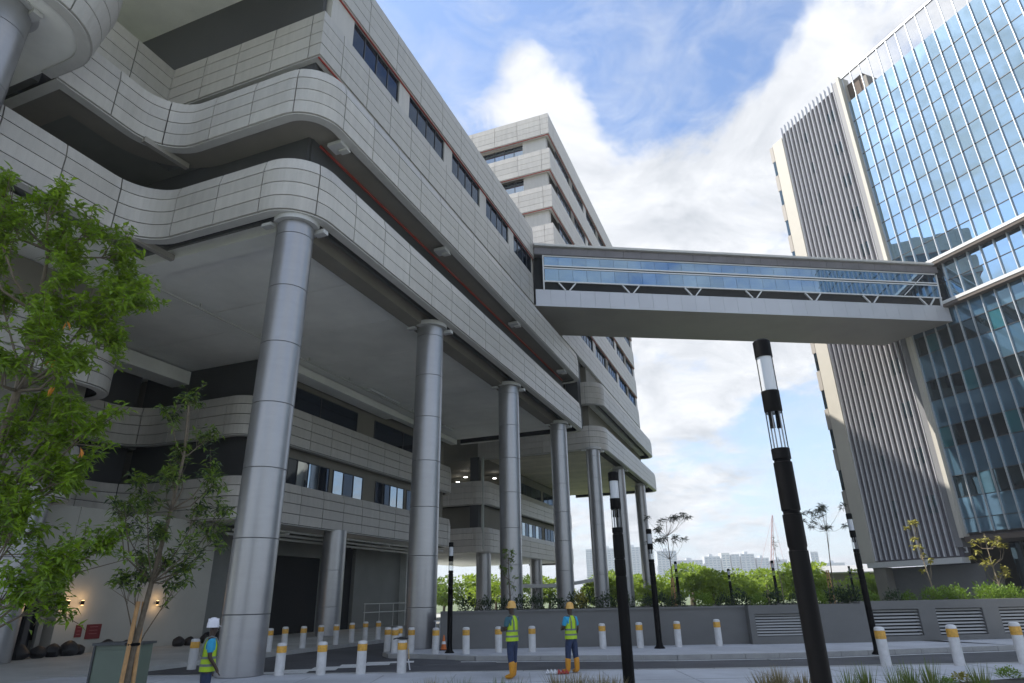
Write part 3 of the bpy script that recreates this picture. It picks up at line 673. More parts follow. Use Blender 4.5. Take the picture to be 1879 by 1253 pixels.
# pilaster between glass and fins, fins, cream pilaster, end wall
q = MB(); q.box(X0 - .55, X0 + 1, 37.2, 37.56, 5.9, 55.5, creamp); q.build('pilaster', T)
q = MB(); q.box(X0 - .35, X0 + 1, 37.565, 38.2, 5.2, 55.3, mat('grey_strip', (.22, .22, .225), .6, var=.05)); q.build('grey_strip', T)
q = MB(); q.box(X0 + .101, X0 + 1, 37.95, 46.3, 4.4, 54.9, finback); q.build('fin_wall', T)
q = MB(); q.add([(-.26, -.04, 0), (-.20, -.075, 0), (.1, -.04, 0), (.1, .04, 0), (-.20, .05, 0), (-.26, -.04, 51.1), (-.20, -.075, 51.25), (.1, -.04, 51.1), (.1, .04, 51.1), (-.20, .05, 51.1)],
      [(0, 4, 3, 2, 1), (5, 6, 7, 8, 9), (0, 1, 6, 5), (1, 2, 7, 6), (2, 3, 8, 7), (3, 4, 9, 8), (4, 0, 5, 9)], finm); fme = q.mesh('fin')
for i in range(15): obj('fin', fme, T, (X0, 38.4 + i * .565, 4.55 + random.uniform(-.03, .03)))
for zc in [8.2 + 4.3 * k for k in range(11)]:
    for yy in (39.25, 39.8, 43.2): 
        q = MB(); q.box(X0 + .06, X0 + .12, yy - .2, yy + .2, zc, zc + 1.5, gl_vis); q.build('slot_window', T)
q = MB(); q.box(X0 - .3, X0 + .6, 37.95, 47.3, 3.95, 4.42, ledge); q.build('base_ledge', T)
q = MB(); q.box(X0 - .35, X0 + 1, 46.35, 47.9, 4.42, 54.2, creamp); q.build('pilaster', T)
q = MB(); q.box(X0 + .1, X0 + 4, 47.905, 48.62, 4.42, 53.6, creamd); q.build('end_wall', T)
for k in range(11):
    zc = 7.2 + 4.3 * k
    q = MB(); q.box(X0 + .06, X0 + 1.6, 48.3, 48.66, zc, zc + 2.0, gl_vis); q.build('side_window', T)
    q = MB(); q.box(X0 + .04, X0 + 1.7, 48.3, 48.78, zc + 2.03, zc + 4.2, creamd); q.build('spandrel_block', T)
# lobby under the glass
q = MB(); q.box(X0 - .5, X0 + 6, YR, 37.19, 5.55, 5.95, ledge_u); q.build('soffit', T)
q = MB(); q.box(X0 + 6.1, X0 + 22, YR, 46, 0, 5.9, darkwall); q.build('ground_floor', T)
q = MB(); q.box(X0 + 3, X0 + 3.3, YR, 36, 0, 5.5, gl_vis); q.build('lobby_glass', T)
for i in range(8):
    q = MB(); q.box(X0 + 2.8, X0 + 2.98, 35 - i * 3.2, 35.1 - i * 3.2, 0, 5.5, frame_dk); q.build('lobby_mullion', T)
q = MB(); q.box(X0 + .9, X0 + 3, 37.2, 46.5, 0, 3.9, planter_m); q.build('base_wall', T)
q = MB(); q.box(X0 - .1, X0 + .8, 45.6, 46.9, 0, 3.93, taupe); q.build('base_pier', T)
for i in range(6):
    q = MB(); q.box(X0 + .2, X0 + .3, 40.8 - i * .62, 41.3 - i * .62, 4.75, 5.2, white_m); q.box(X0 + .18, X0 + .2, 40.9 - i * .62, 41.2 - i * .62, 4.85, 5.1, finback); q.build('vent_box', T)
q = MB(); q.box(X0 + .6, X0 + 3, 35.2, 37.2, 51.95, 54.6, mat('rust_brown_plant', (.10, .07, .05), .8, var=.3, vscale=3)); q.box(X0 + .5, X0 + 2.6, 34.8, 35.15, 51.95, 54.0, taupe); q.build('roof_plant_room', T)

# ================================================================== BRIDGE
bdir = Vector((.991, .131)).normalized(); brz = math.atan2(bdir.y, bdir.x)
BR = thing('sky_bridge', 'glazed silver footbridge high up between the two buildings', 'footbridge', (2.07, 46.54, 23.85), brz)
BL = 37.6; BW = 6.0
def brx(x, yfar): return x
q = MB()
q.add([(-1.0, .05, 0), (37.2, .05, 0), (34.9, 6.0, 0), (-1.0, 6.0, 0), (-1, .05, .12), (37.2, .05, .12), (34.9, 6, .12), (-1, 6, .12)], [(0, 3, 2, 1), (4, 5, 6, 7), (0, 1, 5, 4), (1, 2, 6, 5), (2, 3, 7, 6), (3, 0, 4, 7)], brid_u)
q.build('underside', BR)
pw = 1.24
q = MB(); q.box(.006, pw - .006, 0, .05, 0, 1.5, brid); fm = q.mesh('fascia_panel')
for i in range(30): obj('fascia_panel', fm, BR, (-.05 + i * pw, random.uniform(-.002, .002), .0))
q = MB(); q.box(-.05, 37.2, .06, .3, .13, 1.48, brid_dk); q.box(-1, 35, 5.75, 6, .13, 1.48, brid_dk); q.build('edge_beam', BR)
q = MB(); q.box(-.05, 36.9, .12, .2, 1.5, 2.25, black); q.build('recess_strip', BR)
x = 1.9
while x < 36:
    for dx0, dx1 in ((0, .55), (1.45, .9)):
        q = MB(); q.beam((x + dx0, .06, 2.2), (x + dx1, .06, 1.52), .10, .16, white_m, up=(0, 1, 0)); q.build('strut', BR)
    x += 5.45
q = MB(); q.beam((.65, .05, 1.5), (.65, .05, 4.7), .1, .22, white_m, up=(0, 1, 0)); q.build('end_post', BR)
q = MB(); q.beam((36.6, .05, 1.5), (36.9, .05, 4.6), .1, .16, white_m, up=(0, 1, 0)); q.build('end_post', BR)
q = MB(); q.beam((33.2, .04, 2.4), (35.6, .04, 4.5), .06, .12, white_m, up=(0, 1, 0)); q.build('brace', BR)
for za, zb in ((2.28, 3.52), (3.74, 4.66)):
    fr = MB()
    for zz in (za, zb): fr.box(.7, 36.8, -.02, .08, zz - .05, zz + .05, white_m)
    fo = fr.build('glazing_frame', BR)
    q = MB(); q.box(.01, 1.19, .03, .05, za + .055, zb - .055, brid_gl); me = q.mesh('glass_pane')
    for i in range(30): obj('glass_pane', me, fo, (.75 + i * 1.2, 0, 0), (random.gauss(0, .001), 0, random.gauss(0, .0012)))
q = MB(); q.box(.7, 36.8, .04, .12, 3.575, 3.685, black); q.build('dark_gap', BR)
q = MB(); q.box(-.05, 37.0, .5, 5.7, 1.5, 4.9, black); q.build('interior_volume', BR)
for i in range(24):
    q = MB(); q.box(-.1 + i * 1.55, 1.43 + i * 1.55, -.12, -.06, 4.75, 5.40, brid_dk); q.build('eave_panel', BR)
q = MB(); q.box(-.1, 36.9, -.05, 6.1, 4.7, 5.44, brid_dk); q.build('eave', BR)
q = MB(); q.box(-.12, 36.7, -.35, 6.3, 5.45, 5.6, lip); q.box(-.12, 36.7, -.2, 6.1, 5.605, 5.75, lip); q.build('roof', BR)

# ================================================================== PLANTER WALL with louvres
PW = thing('planter_wall', 'long grey rendered planter wall with louvred grilles beyond the road', 'wall')
q = MB()
q.box(-3.2, 9.5, 28.75, 29.1, 0, 1.36, planter_m); q.box(-3.2, 9.5, 28.7, 29.15, 1.362, 1.44, planter_m)
q.build('wall_section', PW)
q = MB()
sec = [(9.5, 28.35), (14.1, 28.3), (30, 29.6)]
def seg_wall(q, a, b, z0, z1, th, m):
    a = Vector(a); b = Vector(b); d = (b - a).normalized(); n = Vector((-d.y, d.x)) * th
    q.prism([tuple(a), tuple(b), tuple(b + n), tuple(a + n)], z0, z1, m)
seg_wall(q, sec[0], sec[1], 0, .28, .5, planter_m); seg_wall(q, sec[1], sec[2], 0, .2, .5, planter_m)
seg_wall(q, sec[0], sec[1], 1.12, 1.44, .5, planter_m); seg_wall(q, sec[1], sec[2], 1.20, 1.52, .5, planter_m)
q.build('wall_section', PW)
def between(t, k): a = Vector(sec[k]); b = Vector(sec[k + 1]); return a.lerp(b, t)
openings = [(0, .05, .55)]
q = MB(); seg_wall(q, between(0, 0), between(.05, 0), .28, 1.12, .5, planter_m); seg_wall(q, between(.55, 0), between(1, 0), .28, 1.12, .5, planter_m); q.build('wall_section', PW)
ops = [(0, .05, .55, .28, 1.12), (1, .03, .155, .2, 1.2), (1, .20, .33, .2, 1.2), (1, .375, .52, .2, 1.2)]
q = MB()
for a, b in ((0, .03), (.155, .20), (.33, .375), (.52, 1.0)): seg_wall(q, between(a, 1), between(b, 1), .2, 1.2, .5, planter_m)
q.build('wall_section', PW)
for k, a, b, z0, z1 in ops:
    pa = between(a, k); pb = between(b, k); dd = (pb - pa).normalized(); nn = Vector((-dd.y, dd.x))
    lg = obj('louvre_grille', None, PW); qb = MB(); p2 = pa + nn * .3; p3 = pb + nn * .3; seg_wall(qb, p2, p3, z0, z1, .05, black); qb.build('backing', lg)
    ns = 8
    for i in range(ns):
        zc = z0 + (z1 - z0) * (i + .5) / ns; s_ = MB(); u = (Vector((nn.x, nn.y, 1.0))).normalized()
        s_.beam((pa.x + nn.x * .12, pa.y + nn.y * .12, zc), (pb.x + nn.x * .12, pb.y + nn.y * .12, zc), .012, .085, louv, up=tuple(u)); s_.build('slat', lg)
bed = MB(); bed.prism([(-3.1, 29.1), (9.5, 29.12), (14, 28.9), (30, 30.2), (60, 33), (60, 48), (-1.0, 41)], .9, 1.31, soil); struct(bed.build('planting_bed'))

for lb, x, y in (('cast iron drain grating in the asphalt by the far kerb, left one', -.4, 24.2), ('cast iron drain grating in the asphalt by the far kerb, right one', 8.6, 23.3)):
    r = thing('drain_grating', lb, 'drain', (x, y, -.134))
    q = MB(); q.box(-.36, .36, -.2, .2, 0, .006, blackm); q.build('pit', r)
    q = MB(); q.box(-.34, .34, -.015, .015, .007, .02, kerbm); bm_ = q.mesh('bar')
    for i in range(6): obj('bar', bm_, r, (0, -.16 + i * .064, 0))
# ================================================================== BOLLARDS
def bollard():
    r = thing('bollard', '', 'bollard', (0, 0, 0), 0, 'white bollards with yellow collars beside the road')
    q = MB(); q.lathe([(.135, 0), (.135, .62)], boll, 20); q.build('post', r, smooth=True)
    q = MB(); q.lathe([(.136, .622), (.138, .63), (.138, .80), (.136, .808)], bolly, 20); q.build('collar', r, smooth=True)
    q = MB(); q.lathe([(.133, .81), (.133, .85), (.115, .885), (.07, .90), (.001, .903)], boll, 20); q.build('cap', r, smooth=True)
    return r
bspec = [
 ((-6.74, 20.0), .93, 'near bollard closest to the foot of the big left column'),
 ((-5.57, 20.0), .94, 'second near bollard right of the big left column'),
 ((-4.44, 20.0), .95, 'third near bollard right of the big left column'),
 ((-3.3, 20.05), .96, 'near bollard with a dark cap and a paper tag hanging beside it'),
 ((10.02, 19.35), 1.1, 'leftmost of the three large bollards at the lower right'),
 ((11.92, 19.2), 1.13, 'middle of the three large bollards at the lower right'),
 ((13.75, 19.3), 1.16, 'rightmost of the three large bollards at the lower right'),
 ((-1.94, 26.27), 1.02, 'far bollard just right of the thin lamp beside the planter wall end'),
 ((-0.73, 26.75), 1.0, 'far bollard left of the standing worker in yellow boots'),
 ((0.55, 26.7), 1.0, 'far bollard between the two workers with yellow helmets'),
 ((3.36, 27.66), 1.01, 'far bollard just left of the thin black lamp pole at mid road'),
 ((4.82, 27.57), 1.03, 'far bollard left of the short lamp in front of the planter wall'),
 ((6.36, 27.75), 1.04, 'far bollard right of the short lamp in front of the planter wall'),
 ((8.01, 27.92), 1.08, 'far bollard left of the first louvred grille'),
 ((-10.30, 22.3), .98, 'bollard left of the worker in the white helmet'),
 ((-10.49, 29.45), 1.0, 'driveway bollard just right of the big column, first of the back row'),
 ((-10.32, 30.88), 1.0, 'second driveway bollard of the back row, before the dark garage opening'),
 ((-9.62, 31.23), 1.0, 'third driveway bollard of the back row, before the dark garage opening'),
 ((-9.12, 32.2), 1.0, 'fourth driveway bollard of the back row, before the lit pier'),
 ((-8.67, 33.25), 1.0, 'driveway bollard left of the small round column'),
 ((-8.3, 34.81), 1.0, 'orange-topped driveway bollard in front of the small round column'),
 ((-7.98, 36.41), 1.0, 'driveway bollard right of the small round column'),
 ((-7.42, 36.99), 1.0, 'last driveway bollard of the back row, by the guard rail'),
 ((-5.25, 28.17), 1.0, 'leftmost bollard of the cluster at the island tip'),
 ((-4.86, 27.64), 1.0, 'front bollard of the cluster at the island tip'),
 ((-4.95, 29.1), 1.0, 'back bollard of the cluster at the island tip'),
 ((-4.19, 27.48), 1.0, 'bollard standing directly before the second silver column'),
 ((-3.15, 26.81), 1.0, 'bollard at the right foot of the second silver column')]
proto = None
for (x, y), sc, lb in bspec:
    if proto is None: proto = bollard(); o = proto
    else: o = copy_tree(proto)
    o.location = (x, y, 0); o.scale = (1, 1, sc); o['label'] = lb; o.rotation_euler = (random.gauss(0, .006), random.gauss(0, .006), random.random() * 6)
q = MB(); q.lathe([(.0, .0), (.16, .005), (.17, .03), (.08, .06), (.0, .065)], sackm, 12); q.beam((-.16, 0, .03), (-.26, .02, .0), .08, .03, sackm)
o = q.build('dark_cap'); o.location = (-3.3, 20.05, .87); tag(o, 'dark cloth cap resting on top of the fourth near bollard', 'cap')
q = MB(); q.beam((0, 0, .86), (.03, 0, .35), .025, .01, stakew); q.beam((.03, 0, .36), (.08, .02, .08), .10, .012, white_m); q.beam((.03, 0, .62), (.06, 0, .36), .05, .01, mat('paper_tag_yellow', (.55, .42, .2), .8))
o = q.build('hanging_tag'); o.location = (-3.14, 20.0, 0); tag(o, 'paper tags and string hanging from the fourth near bollard', 'tag')

r = thing('railing', 'short white railing between the second silver column and the planter wall', 'railing', (-3.85, 29.6, 0), .05)
q = MB(); q.beam((-.75, 0, 1.05), (.75, 0, 1.05), .05, .05, white_m); q.beam((-.75, 0, .15), (.75, 0, .15), .04, .04, white_m); q.build('rail', r)
q = MB(); q.beam((0, 0, .17), (0, 0, 1.02), .03, .03, white_m); bme = q.mesh('baluster')
for i in range(9): obj('baluster', bme, r, (-.72 + i * .18, 0, 0))
r = thing('traffic_cone', 'orange traffic cone behind the slim lamp by the second column', 'traffic cone', (-3.0, 28.4, 0)); r.scale = (.75, .75, .75)
q = MB(); q.box(-.2, .2, -.2, .2, 0, .04, blackm); q.build('base', r)
q = MB(); q.lathe([(.16, .042), (.11, .3), (.10, .36), (.03, .74), (.025, .75)], mat('cone_orange', (.65, .16, .03), .5), 14); q.build('body', r, smooth=True)
q = MB(); q.lathe([(.118, .30), (.09, .44)], white_m, 14); q.build('reflective_sleeve', r, smooth=True)

# ================================================================== LAMPS
def lamp(lbl, loc, sc=1):
    r = thing('street_lamp', lbl, 'street lamp', loc, 0, 'black cylindrical lamp posts with glass sections')
    q = MB(); rr = .09
    q.lathe([(.17, 0), (.17, .02), (.11, .10), (rr + .005, .2), (rr, .25), (rr, 2.27), (rr - .008, 2.275), (rr - .008, 2.30), (rr, 2.315), (rr, 2.61), (rr - .012, 2.615), (rr - .012, 2.64), (rr, 2.655), (rr, 3.12), (rr - .012, 3.125), (rr - .012, 3.15), (rr, 3.155), (rr, 3.26)], blackm, 24); q.build('pole', r, smooth=True)
    q = MB()
    for i in range(4): a = math.pi / 4 + i * math.pi / 2; q.beam((.055 * math.cos(a), .055 * math.sin(a), 3.26), (.055 * math.cos(a), .055 * math.sin(a), 3.64), .010, .010, mat('lamp_rod', (.25, .25, .27), .4, .6))
    q.build('rod', r)
    q = MB(); q.lathe([(rr - .006, 3.262), (rr - .006, 3.638)], cg, 20); g_ = q.build('clear_tube', r, smooth=True)
    q = MB()
    for dx in (-.035, .035): q.cyl((dx, 0), .028, .022, 3.48, 3.638, blackm, 10)
    q.build('spotlight', r)
    q = MB(); q.lathe([(rr - .008, 3.64), (rr, 3.66), (rr, 3.87)], blackm, 24); q.build('collar', r, smooth=True)
    q = MB(); q.lathe([(.074, 3.872), (.074, 4.248)], frost, 20); q.build('diffuser', r, smooth=True)
    q = MB(); q.lathe([(rr - .006, 3.872), (rr - .006, 4.248)], cg, 20); q.build('glass_tube', r, smooth=True)
    q = MB(); q.lathe([(rr, 4.25), (rr, 4.43), (rr - .02, 4.45)], blackm, 24); q.build('cap', r, smooth=True)
    r.scale = (sc, sc, 1); return r
l0 = lamp('tall black lamp post in the foreground, largest, just below the bridge', (2.71, 6.41, 0))
for lb, loc, sx, sz in (('black lamp post standing right of the second yellow-helmet worker', (2.18, 14.1, 0), 1.28, 1.0),
                        ('slim black lamp post on the far pavement between two bollards', (5.49, 27.2, 0), 1.25, 1.0),
                        ('slim black lamp post before the second silver column', (-2.62, 26.9, 0), 1.1, .91),
                        ('black lamp post in front of the louvred planter wall at right', (11.7, 22.97, 0), 1.1, 1.0),
                        ('distant lamp post against the sunlit tree canopy, left one', (12.98, 54.8, 0), 1.3, 1.0),
                        ('distant lamp post against the sunlit tree canopy, right one', (21.5, 56.5, 0), 1.3, 1.0),
                        ('distant low lamp post between the other two far ones', (19.0, 60.5, 0), 1.3, .9),
                        ('distant lamp post just left of the finned wall', (35.5, 72.0, 0), 1.3, 1.0)):
    o = copy_tree(l0); o.location = loc; o['label'] = lb; o.scale = (sx, sx, sz)
# post with small heads on the far side of driveway
# wall lamps
for lb, loc in (('lit up-and-down wall lamp on the white wall, left of the pair', d1v(-28.9, 20.55, 2.05)), ('lit up-and-down wall lamp on the white wall, right of the pair', d1v(-28.9, 21.2, 2.05)),
                ('lit wall lamp on the white wall behind the staked tree', d1v(-28.9, 25.1, 2.0)), ('lit wall lamp on the pale pier beside the dark garage opening', d1v(-29.4, 39.9, 2.05))):
    r = thing('wall_lamp', lb, 'wall lamp', loc, -A1, 'up-and-down wall lamps under the building')
    q = MB(); q.cyl((.08, 0), .07, .07, -.09, .09, blackm, 12); q.build('housing', r)
    q = MB(); q.cyl((.08, 0), .055, .055, .092, .10, glow, 12); q.cyl((.08, 0), .055, .055, -.10, -.092, glow, 12); q.build('bulb', r)
    for dz in (.22, -.22):
        pl = bpy.data.lights.new('bulb_light', 'POINT'); pl.energy = 2.2; pl.color = (1, .62, .3); pl.shadow_soft_size = .04
        po = obj('bulb_light', pl, r, (.22, 0, dz))
# signs
for lb, s0, s1, z0, z1 in (('large dark red notice board low on the white wall', 21.75, 22.45, .25, .85), ('small narrow dark red notice board left of the large one', 21.25, 21.55, .35, .85)):
    r = thing('notice_board', lb, 'sign', d1v(-28.98, (s0 + s1) / 2, 0), -A1)
    w = (s1 - s0) / 2; q = MB(); q.box(0, .03, -w, w, z0 + .3, z1 + .3, signred); q.build('board', r)
    q = MB()
    for k in range(3): q.box(.031, .034, -w * .6, w * .5, z1 + .3 - .12 - k * .14, z1 + .3 - .09 - k * .14, mat('pale_print', (.28, .10, .10), .6))
    q.build('print', r)
# sacks along the wall
for i, (s_, n_, sc) in enumerate(((18.6, -28.3, 1.1), (19.3, -28.2, .9), (19.9, -28.2, 1.0), (20.5, -28.1, 1.15), (21.0, -28.2, .8), (22.3, -28.2, 1.05), (23.2, -28.1, .9), (25.9, -27.9, .9), (26.6, -27.9, .8), (28.0, -28.2, 1.1), (28.9, -28.2, 1.2))):
    q = MB(); pts = []; nn = 12
    prof = [(.20, 0), (.30, .06), (.33, .18), (.27, .32), (.14, .42), (.04, .46)]
    vs = []; fs = []
    for r_, z_ in prof:
        for k in range(nn): a = 2 * math.pi * k / nn; jj = 1 + .38 * mnoise.noise(Vector((math.cos(a) * 2 + i * 3, math.sin(a) * 2, z_ * 5))); vs.append((r_ * jj * math.cos(a), r_ * jj * math.sin(a), z_ * (1 + .1 * jj)))
    for k in range(len(prof) - 1):
        for j in range(nn): fs.append((k * nn + j, k * nn + (j + 1) % nn, (k + 1) * nn + (j + 1) % nn, (k + 1) * nn + j))
    fs += [tuple(range(nn))[::-1], tuple(range((len(prof) - 1) * nn, len(prof) * nn))]
    q.add(vs, fs, sackm); o = q.build('rubbish_sack', smooth=True); o.location = d1v(n_, s_, .0); o.scale = (sc, sc, sc)
    where = ('at the far left by the louvred door', 'second from the louvred door', 'third from the louvred door', 'below the left wall lamp', 'just left of the red boards', 'just right of the large red board', 'second to the right of the red board', 'left of the third wall lamp', 'right of the third wall lamp', 'left of the bollard near the column', 'beside the bollard near the column')[i]
    tag(o, 'black rubbish sack against the white wall, ' + where, 'rubbish sack', 'black sacks along the white wall')
# cabinet
r = thing('utility_cabinet', 'grey-green metal cabinet behind the staked young tree', 'cabinet', (-6.75, 12.0, 0), .05)
q = MB(); q.box(-.38, .38, -.2, .2, 0, 1.28, cabm); q.build('body', r); q = MB(); q.box(-.42, .42, -.24, .24, 1.282, 1.32, frame_dk); q.box(-.40, -.37, -.22, -.18, 0, 1.28, frame_dk); q.build('top', r)
q = MB(); q.box(-.34, .34, -.215, -.203, .08, 1.2, cabm); q.build('door', r); q = MB(); q.box(.24, .28, -.235, -.217, .6, .72, frame_dk); q.build('handle', r)

# ================================================================== WORKERS
def skinmesh(name, verts, edges, mt, parent, sub=1):
    me = bpy.data.meshes.new(name); me.from_pydata([v[0] for v in verts], edges, []); me.materials.append(mt)
    o = obj(name, me, parent); sm = o.modifiers.new('skin', 'SKIN'); sm.use_smooth_shade = True
    for i, v in enumerate(verts):
        rr = v[1] if isinstance(v[1], tuple) else (v[1], v[1]); me.skin_vertices[0].data[i].radius = rr
    me.skin_vertices[0].data[0].use_root = True
    ss = o.modifiers.new('sub', 'SUBSURF'); ss.levels = sub; ss.render_levels = sub
    return o
def worker(lbl, loc, rz, H, shirt, helmet, bootm, arms, boots_tall=True, step=(0, 0)):
    r = thing('person', lbl, 'person', loc, rz); k = H / 1.72
    def P(x, y, z): return (x * k, y * k, z * k)
    hip = P(0, 0, .92); 
    # faces local +Y
    V = [(P(0, 0, .95), (.14 * k, .095 * k)), (P(0, .005, 1.12), (.125 * k, .085 * k)), (P(0, .01, 1.30), (.15 * k, .095 * k)), (P(0, 0, 1.42), (.10 * k, .07 * k)), (P(0, .01, 1.48), .05 * k), (P(0, .02, 1.55), (.068 * k, .075 * k)), (P(0, .025, 1.65), (.07 * k, .085 * k)), (P(0, .02, 1.71), (.045 * k, .055 * k))]
    E = [(i, i + 1) for i in range(7)]
    for sx in (-1, 1):
        b = len(V); V += [(P(sx * .09, 0, .88), .085 * k), (P(sx * .11, .01 + sx * step[0] * .5, .5), .06 * k), (P(sx * .12, -.01 + sx * step[0], .12), .042 * k), (P(sx * .125, sx * step[0], .05), .042 * k), (P(sx * .14, .15 + sx * step[0], .03), .035 * k)]
        E += [(0, b), (b, b + 1), (b + 1, b + 2), (b + 2, b + 3), (b + 3, b + 4)]
        a = arms[0 if sx < 0 else 1]; b = len(V)
        sh, el, wr, hd = P(sx * .19, 0, 1.38), P(*a[0]), P(*a[1]), P(*a[2])
        V += [(sh, .058 * k), (el, .043 * k), (wr, .03 * k), (hd, (.035 * k, .024 * k))]; E += [(3, b), (b, b + 1), (b + 1, b + 2), (b + 2, b + 3)]
        hv = Vector(hd); dv_ = (Vector(hd) - Vector(wr)).normalized(); side = dv_.cross(Vector((0, 1, .1)));
        if side.length < .1: side = Vector((1, 0, 0))
        side.normalize()
        for j in range(4):
            f0 = hv + side * (.03 - j * .02) * k + dv_ * .03 * k; f1 = f0 + dv_ * (.05 - .008 * abs(j - 1.3)) * k + Vector((0, .015, -.01)) * k
            c_ = len(V); V += [(tuple(f0), .010 * k), (tuple(f1), .008 * k)]; E += [(b + 3, c_), (c_, c_ + 1)]
        t0 = hv + side * .04 * k; t1 = t0 + (dv_ * .03 + side * .025) * k; c_ = len(V); V += [(tuple(t0), .011 * k), (tuple(t1), .009 * k)]; E += [(b + 3, c_), (c_, c_ + 1)]
    skinmesh('body', V, E, skin, r, 2)
    # face details
    q = MB(); q.lathe([(.0, -.02), (.012, -.012), (.014, .01), (.0, .02)], skin, 8); n_ = q.build('nose', r, smooth=True); n_.location = P(0, .112, 1.60)
    for sx in (-1, 1):
        q = MB(); q.lathe([(.0, -.01), (.009, 0), (.0, .01)], white_m, 8); e = q.build('eye', r, smooth=True); e.location = P(sx * .03, .098, 1.625)
        q = MB(); q.lathe([(.0, -.03), (.014, -.01), (.016, .015), (.0, .03)], skin, 8); e = q.build('ear', r, smooth=True); e.location = P(sx * .078, .02, 1.61)
    # trousers
    V = [(P(0, 0, .98), (.165 * k, .12 * k)), (P(0, 0, .90), (.165 * k, .12 * k))]; E = [(0, 1)]
    for sx in (-1, 1):
        b = len(V); V += [(P(sx * .095, 0, .84), .108 * k), (P(sx * .11, .01 + sx * step[0] * .5, .52), .088 * k), (P(sx * .12, -.005 + sx * step[0] * .8, .16 if not boots_tall else .30), .074 * k)]; E += [(1, b), (b, b + 1), (b + 1, b + 2)]
    skinmesh('trousers', V, E, jean, r, 2)
    # shirt with short sleeves
    V = [(P(0, 0, .96), (.165 * k, .115 * k)), (P(0, .005, 1.15), (.155 * k, .11 * k)), (P(0, .01, 1.32), (.175 * k, .115 * k)), (P(0, 0, 1.43), (.10 * k, .08 * k))]; E = [(0, 1), (1, 2), (2, 3)]
    for sx in (-1, 1):
        a = arms[0 if sx < 0 else 1]; sh = Vector((sx * .19, 0, 1.38)); el = Vector(a[0]); e2 = sh.lerp(el, .8); b = len(V); V += [(P(*sh), .078 * k), (P(*e2), .066 * k)]; E += [(2, b), (b, b + 1)]
    skinmesh('shirt', V, E, shirt, r, 2)
    # vest
    def ringz(z, rx, ry, n=20): return [(rx * math.cos(2 * math.pi * i / n) * k, (ry * math.sin(2 * math.pi * i / n) + .006) * k, z * k) for i in range(n)]
    def shell(name, zs, mt):
        q = MB(); vs = []; n = 20
        for z, rx, ry in zs: vs += ringz(z, rx, ry)
        fs = [(a_ * n + i, a_ * n + (i + 1) % n, (a_ + 1) * n + (i + 1) % n, (a_ + 1) * n + i) for a_ in range(len(zs) - 1) for i in range(n)]
        fs += [tuple(range(n))[::-1], tuple(range((len(zs) - 1) * n, len(zs) * n))]
        q.add(vs, fs, mt); return q.build(name, r, smooth=True)
    shell('vest', [(.86, .195, .145), (.93, .192, .145), (1.05, .178, .135), (1.2, .182, .138), (1.33, .182, .135), (1.42, .145, .105), (1.46, .085, .075)], vest)
    for z in (.97, 1.10): shell('reflective_band', [(z - .022, .197 if z < 1 else .187, .148 if z < 1 else .143), (z + .022, .195 if z < 1 else .187, .148 if z < 1 else .143)], vestd)
    for sx in (-1, 1):
        q = MB(); q.tube([P(sx * .09, .147, 1.12), P(sx * .09, .142, 1.32), P(sx * .085, .09, 1.44), P(sx * .085, 0, 1.475), P(sx * .085, -.08, 1.44), P(sx * .09, -.132, 1.32), P(sx * .09, -.137, 1.12)], .016 * k, vestd, 6); q.build('shoulder_strip', r)
    # boots
    for sx in (-1, 1):
        ys = sx * step[0]; V = [(P(sx * .12, -.005 + ys * .85, .42 if boots_tall else .18), .09 * k), (P(sx * .122, -.005 + ys, .2), .078 * k), (P(sx * .125, -.005 + ys, .07), .075 * k), (P(sx * .14, .13 + ys, .05), (.058 * k, .05 * k)), (P(sx * .145, .20 + ys, .045), (.048 * k, .04 * k))]
        skinmesh('boot', V, [(0, 1), (1, 2), (2, 3), (3, 4)], bootm, r, 2)
    # helmet
    q = MB(); q.lathe([(.108 * k, 1.635 * k), (.118 * k, 1.64 * k), (.117 * k, 1.65 * k), (.113 * k, 1.66 * k), (.113 * k, 1.70 * k), (.103 * k, 1.75 * k), (.082 * k, 1.79 * k), (.045 * k, 1.815 * k), (.001, 1.822 * k)], helmet, 24); 
    q.add([P(-.08, .10, 1.665), P(.08, .10, 1.665), P(.06, .155, 1.645), P(-.06, .155, 1.645), P(-.08, .10, 1.68), P(.08, .10, 1.68), P(.06, .155, 1.655), P(-.06, .155, 1.655)], [(0, 3, 2, 1), (4, 5, 6, 7), (0, 1, 5, 4), (1, 2, 6, 5), (2, 3, 7, 6), (3, 0, 4, 7)], helmet)
    q.beam(P(0, -.1, 1.74), P(0, .1, 1.74), .03 * k, .12 * k, helmet); q.build('helmet', r, smooth=True)
    return r
down = lambda sx: ((sx * .25, -.01, 1.12), (sx * .26, .08, .90), (sx * .255, .11, .82))
fwd = lambda sx: ((sx * .25, .03, 1.13), (sx * .14, .24, 1.10), (sx * .06, .31, 1.14))
worker('worker in yellow helmet, dark sleeves, lime vest and yellow boots, left of the pair', (-.14, 18.2, 0), R(52), 1.74, teal, helmy, boot, (fwd(-1), fwd(1)), step=(.07, 0))
worker('worker in yellow helmet, bright blue sleeves, lime vest and boots, right of the pair', (1.47, 19.2, 0), R(38), 1.68, blue, helmy, boot, (fwd(-1), down(1)), step=(-.05, 0))
worker('worker in white helmet, blue shirt and lime vest beside the big left column', (-5.72, 13.0, -.05), R(-62), 1.62, blue, helmw, blackm, (down(-1), ((.25, .0, 1.12), (.22, .14, .93), (.20, .18, .86))), False)
# small red/white bundle near second worker
q = MB()
for i in range(6): q.tube([(-.25 + i * .1, 0, .02), (-.22 + i * .1, .05, .10), (-.18 + i * .1, -.02, .03)], .035, mat('red_cloth', (.45, .06, .05), .8) if i > 2 else white_m, 6)
o = q.build('cloth_bundle'); o.location = (1.0, 18.9, 0); tag(o, 'small red and white cloth bundle on the ground by the second worker', 'bundle')

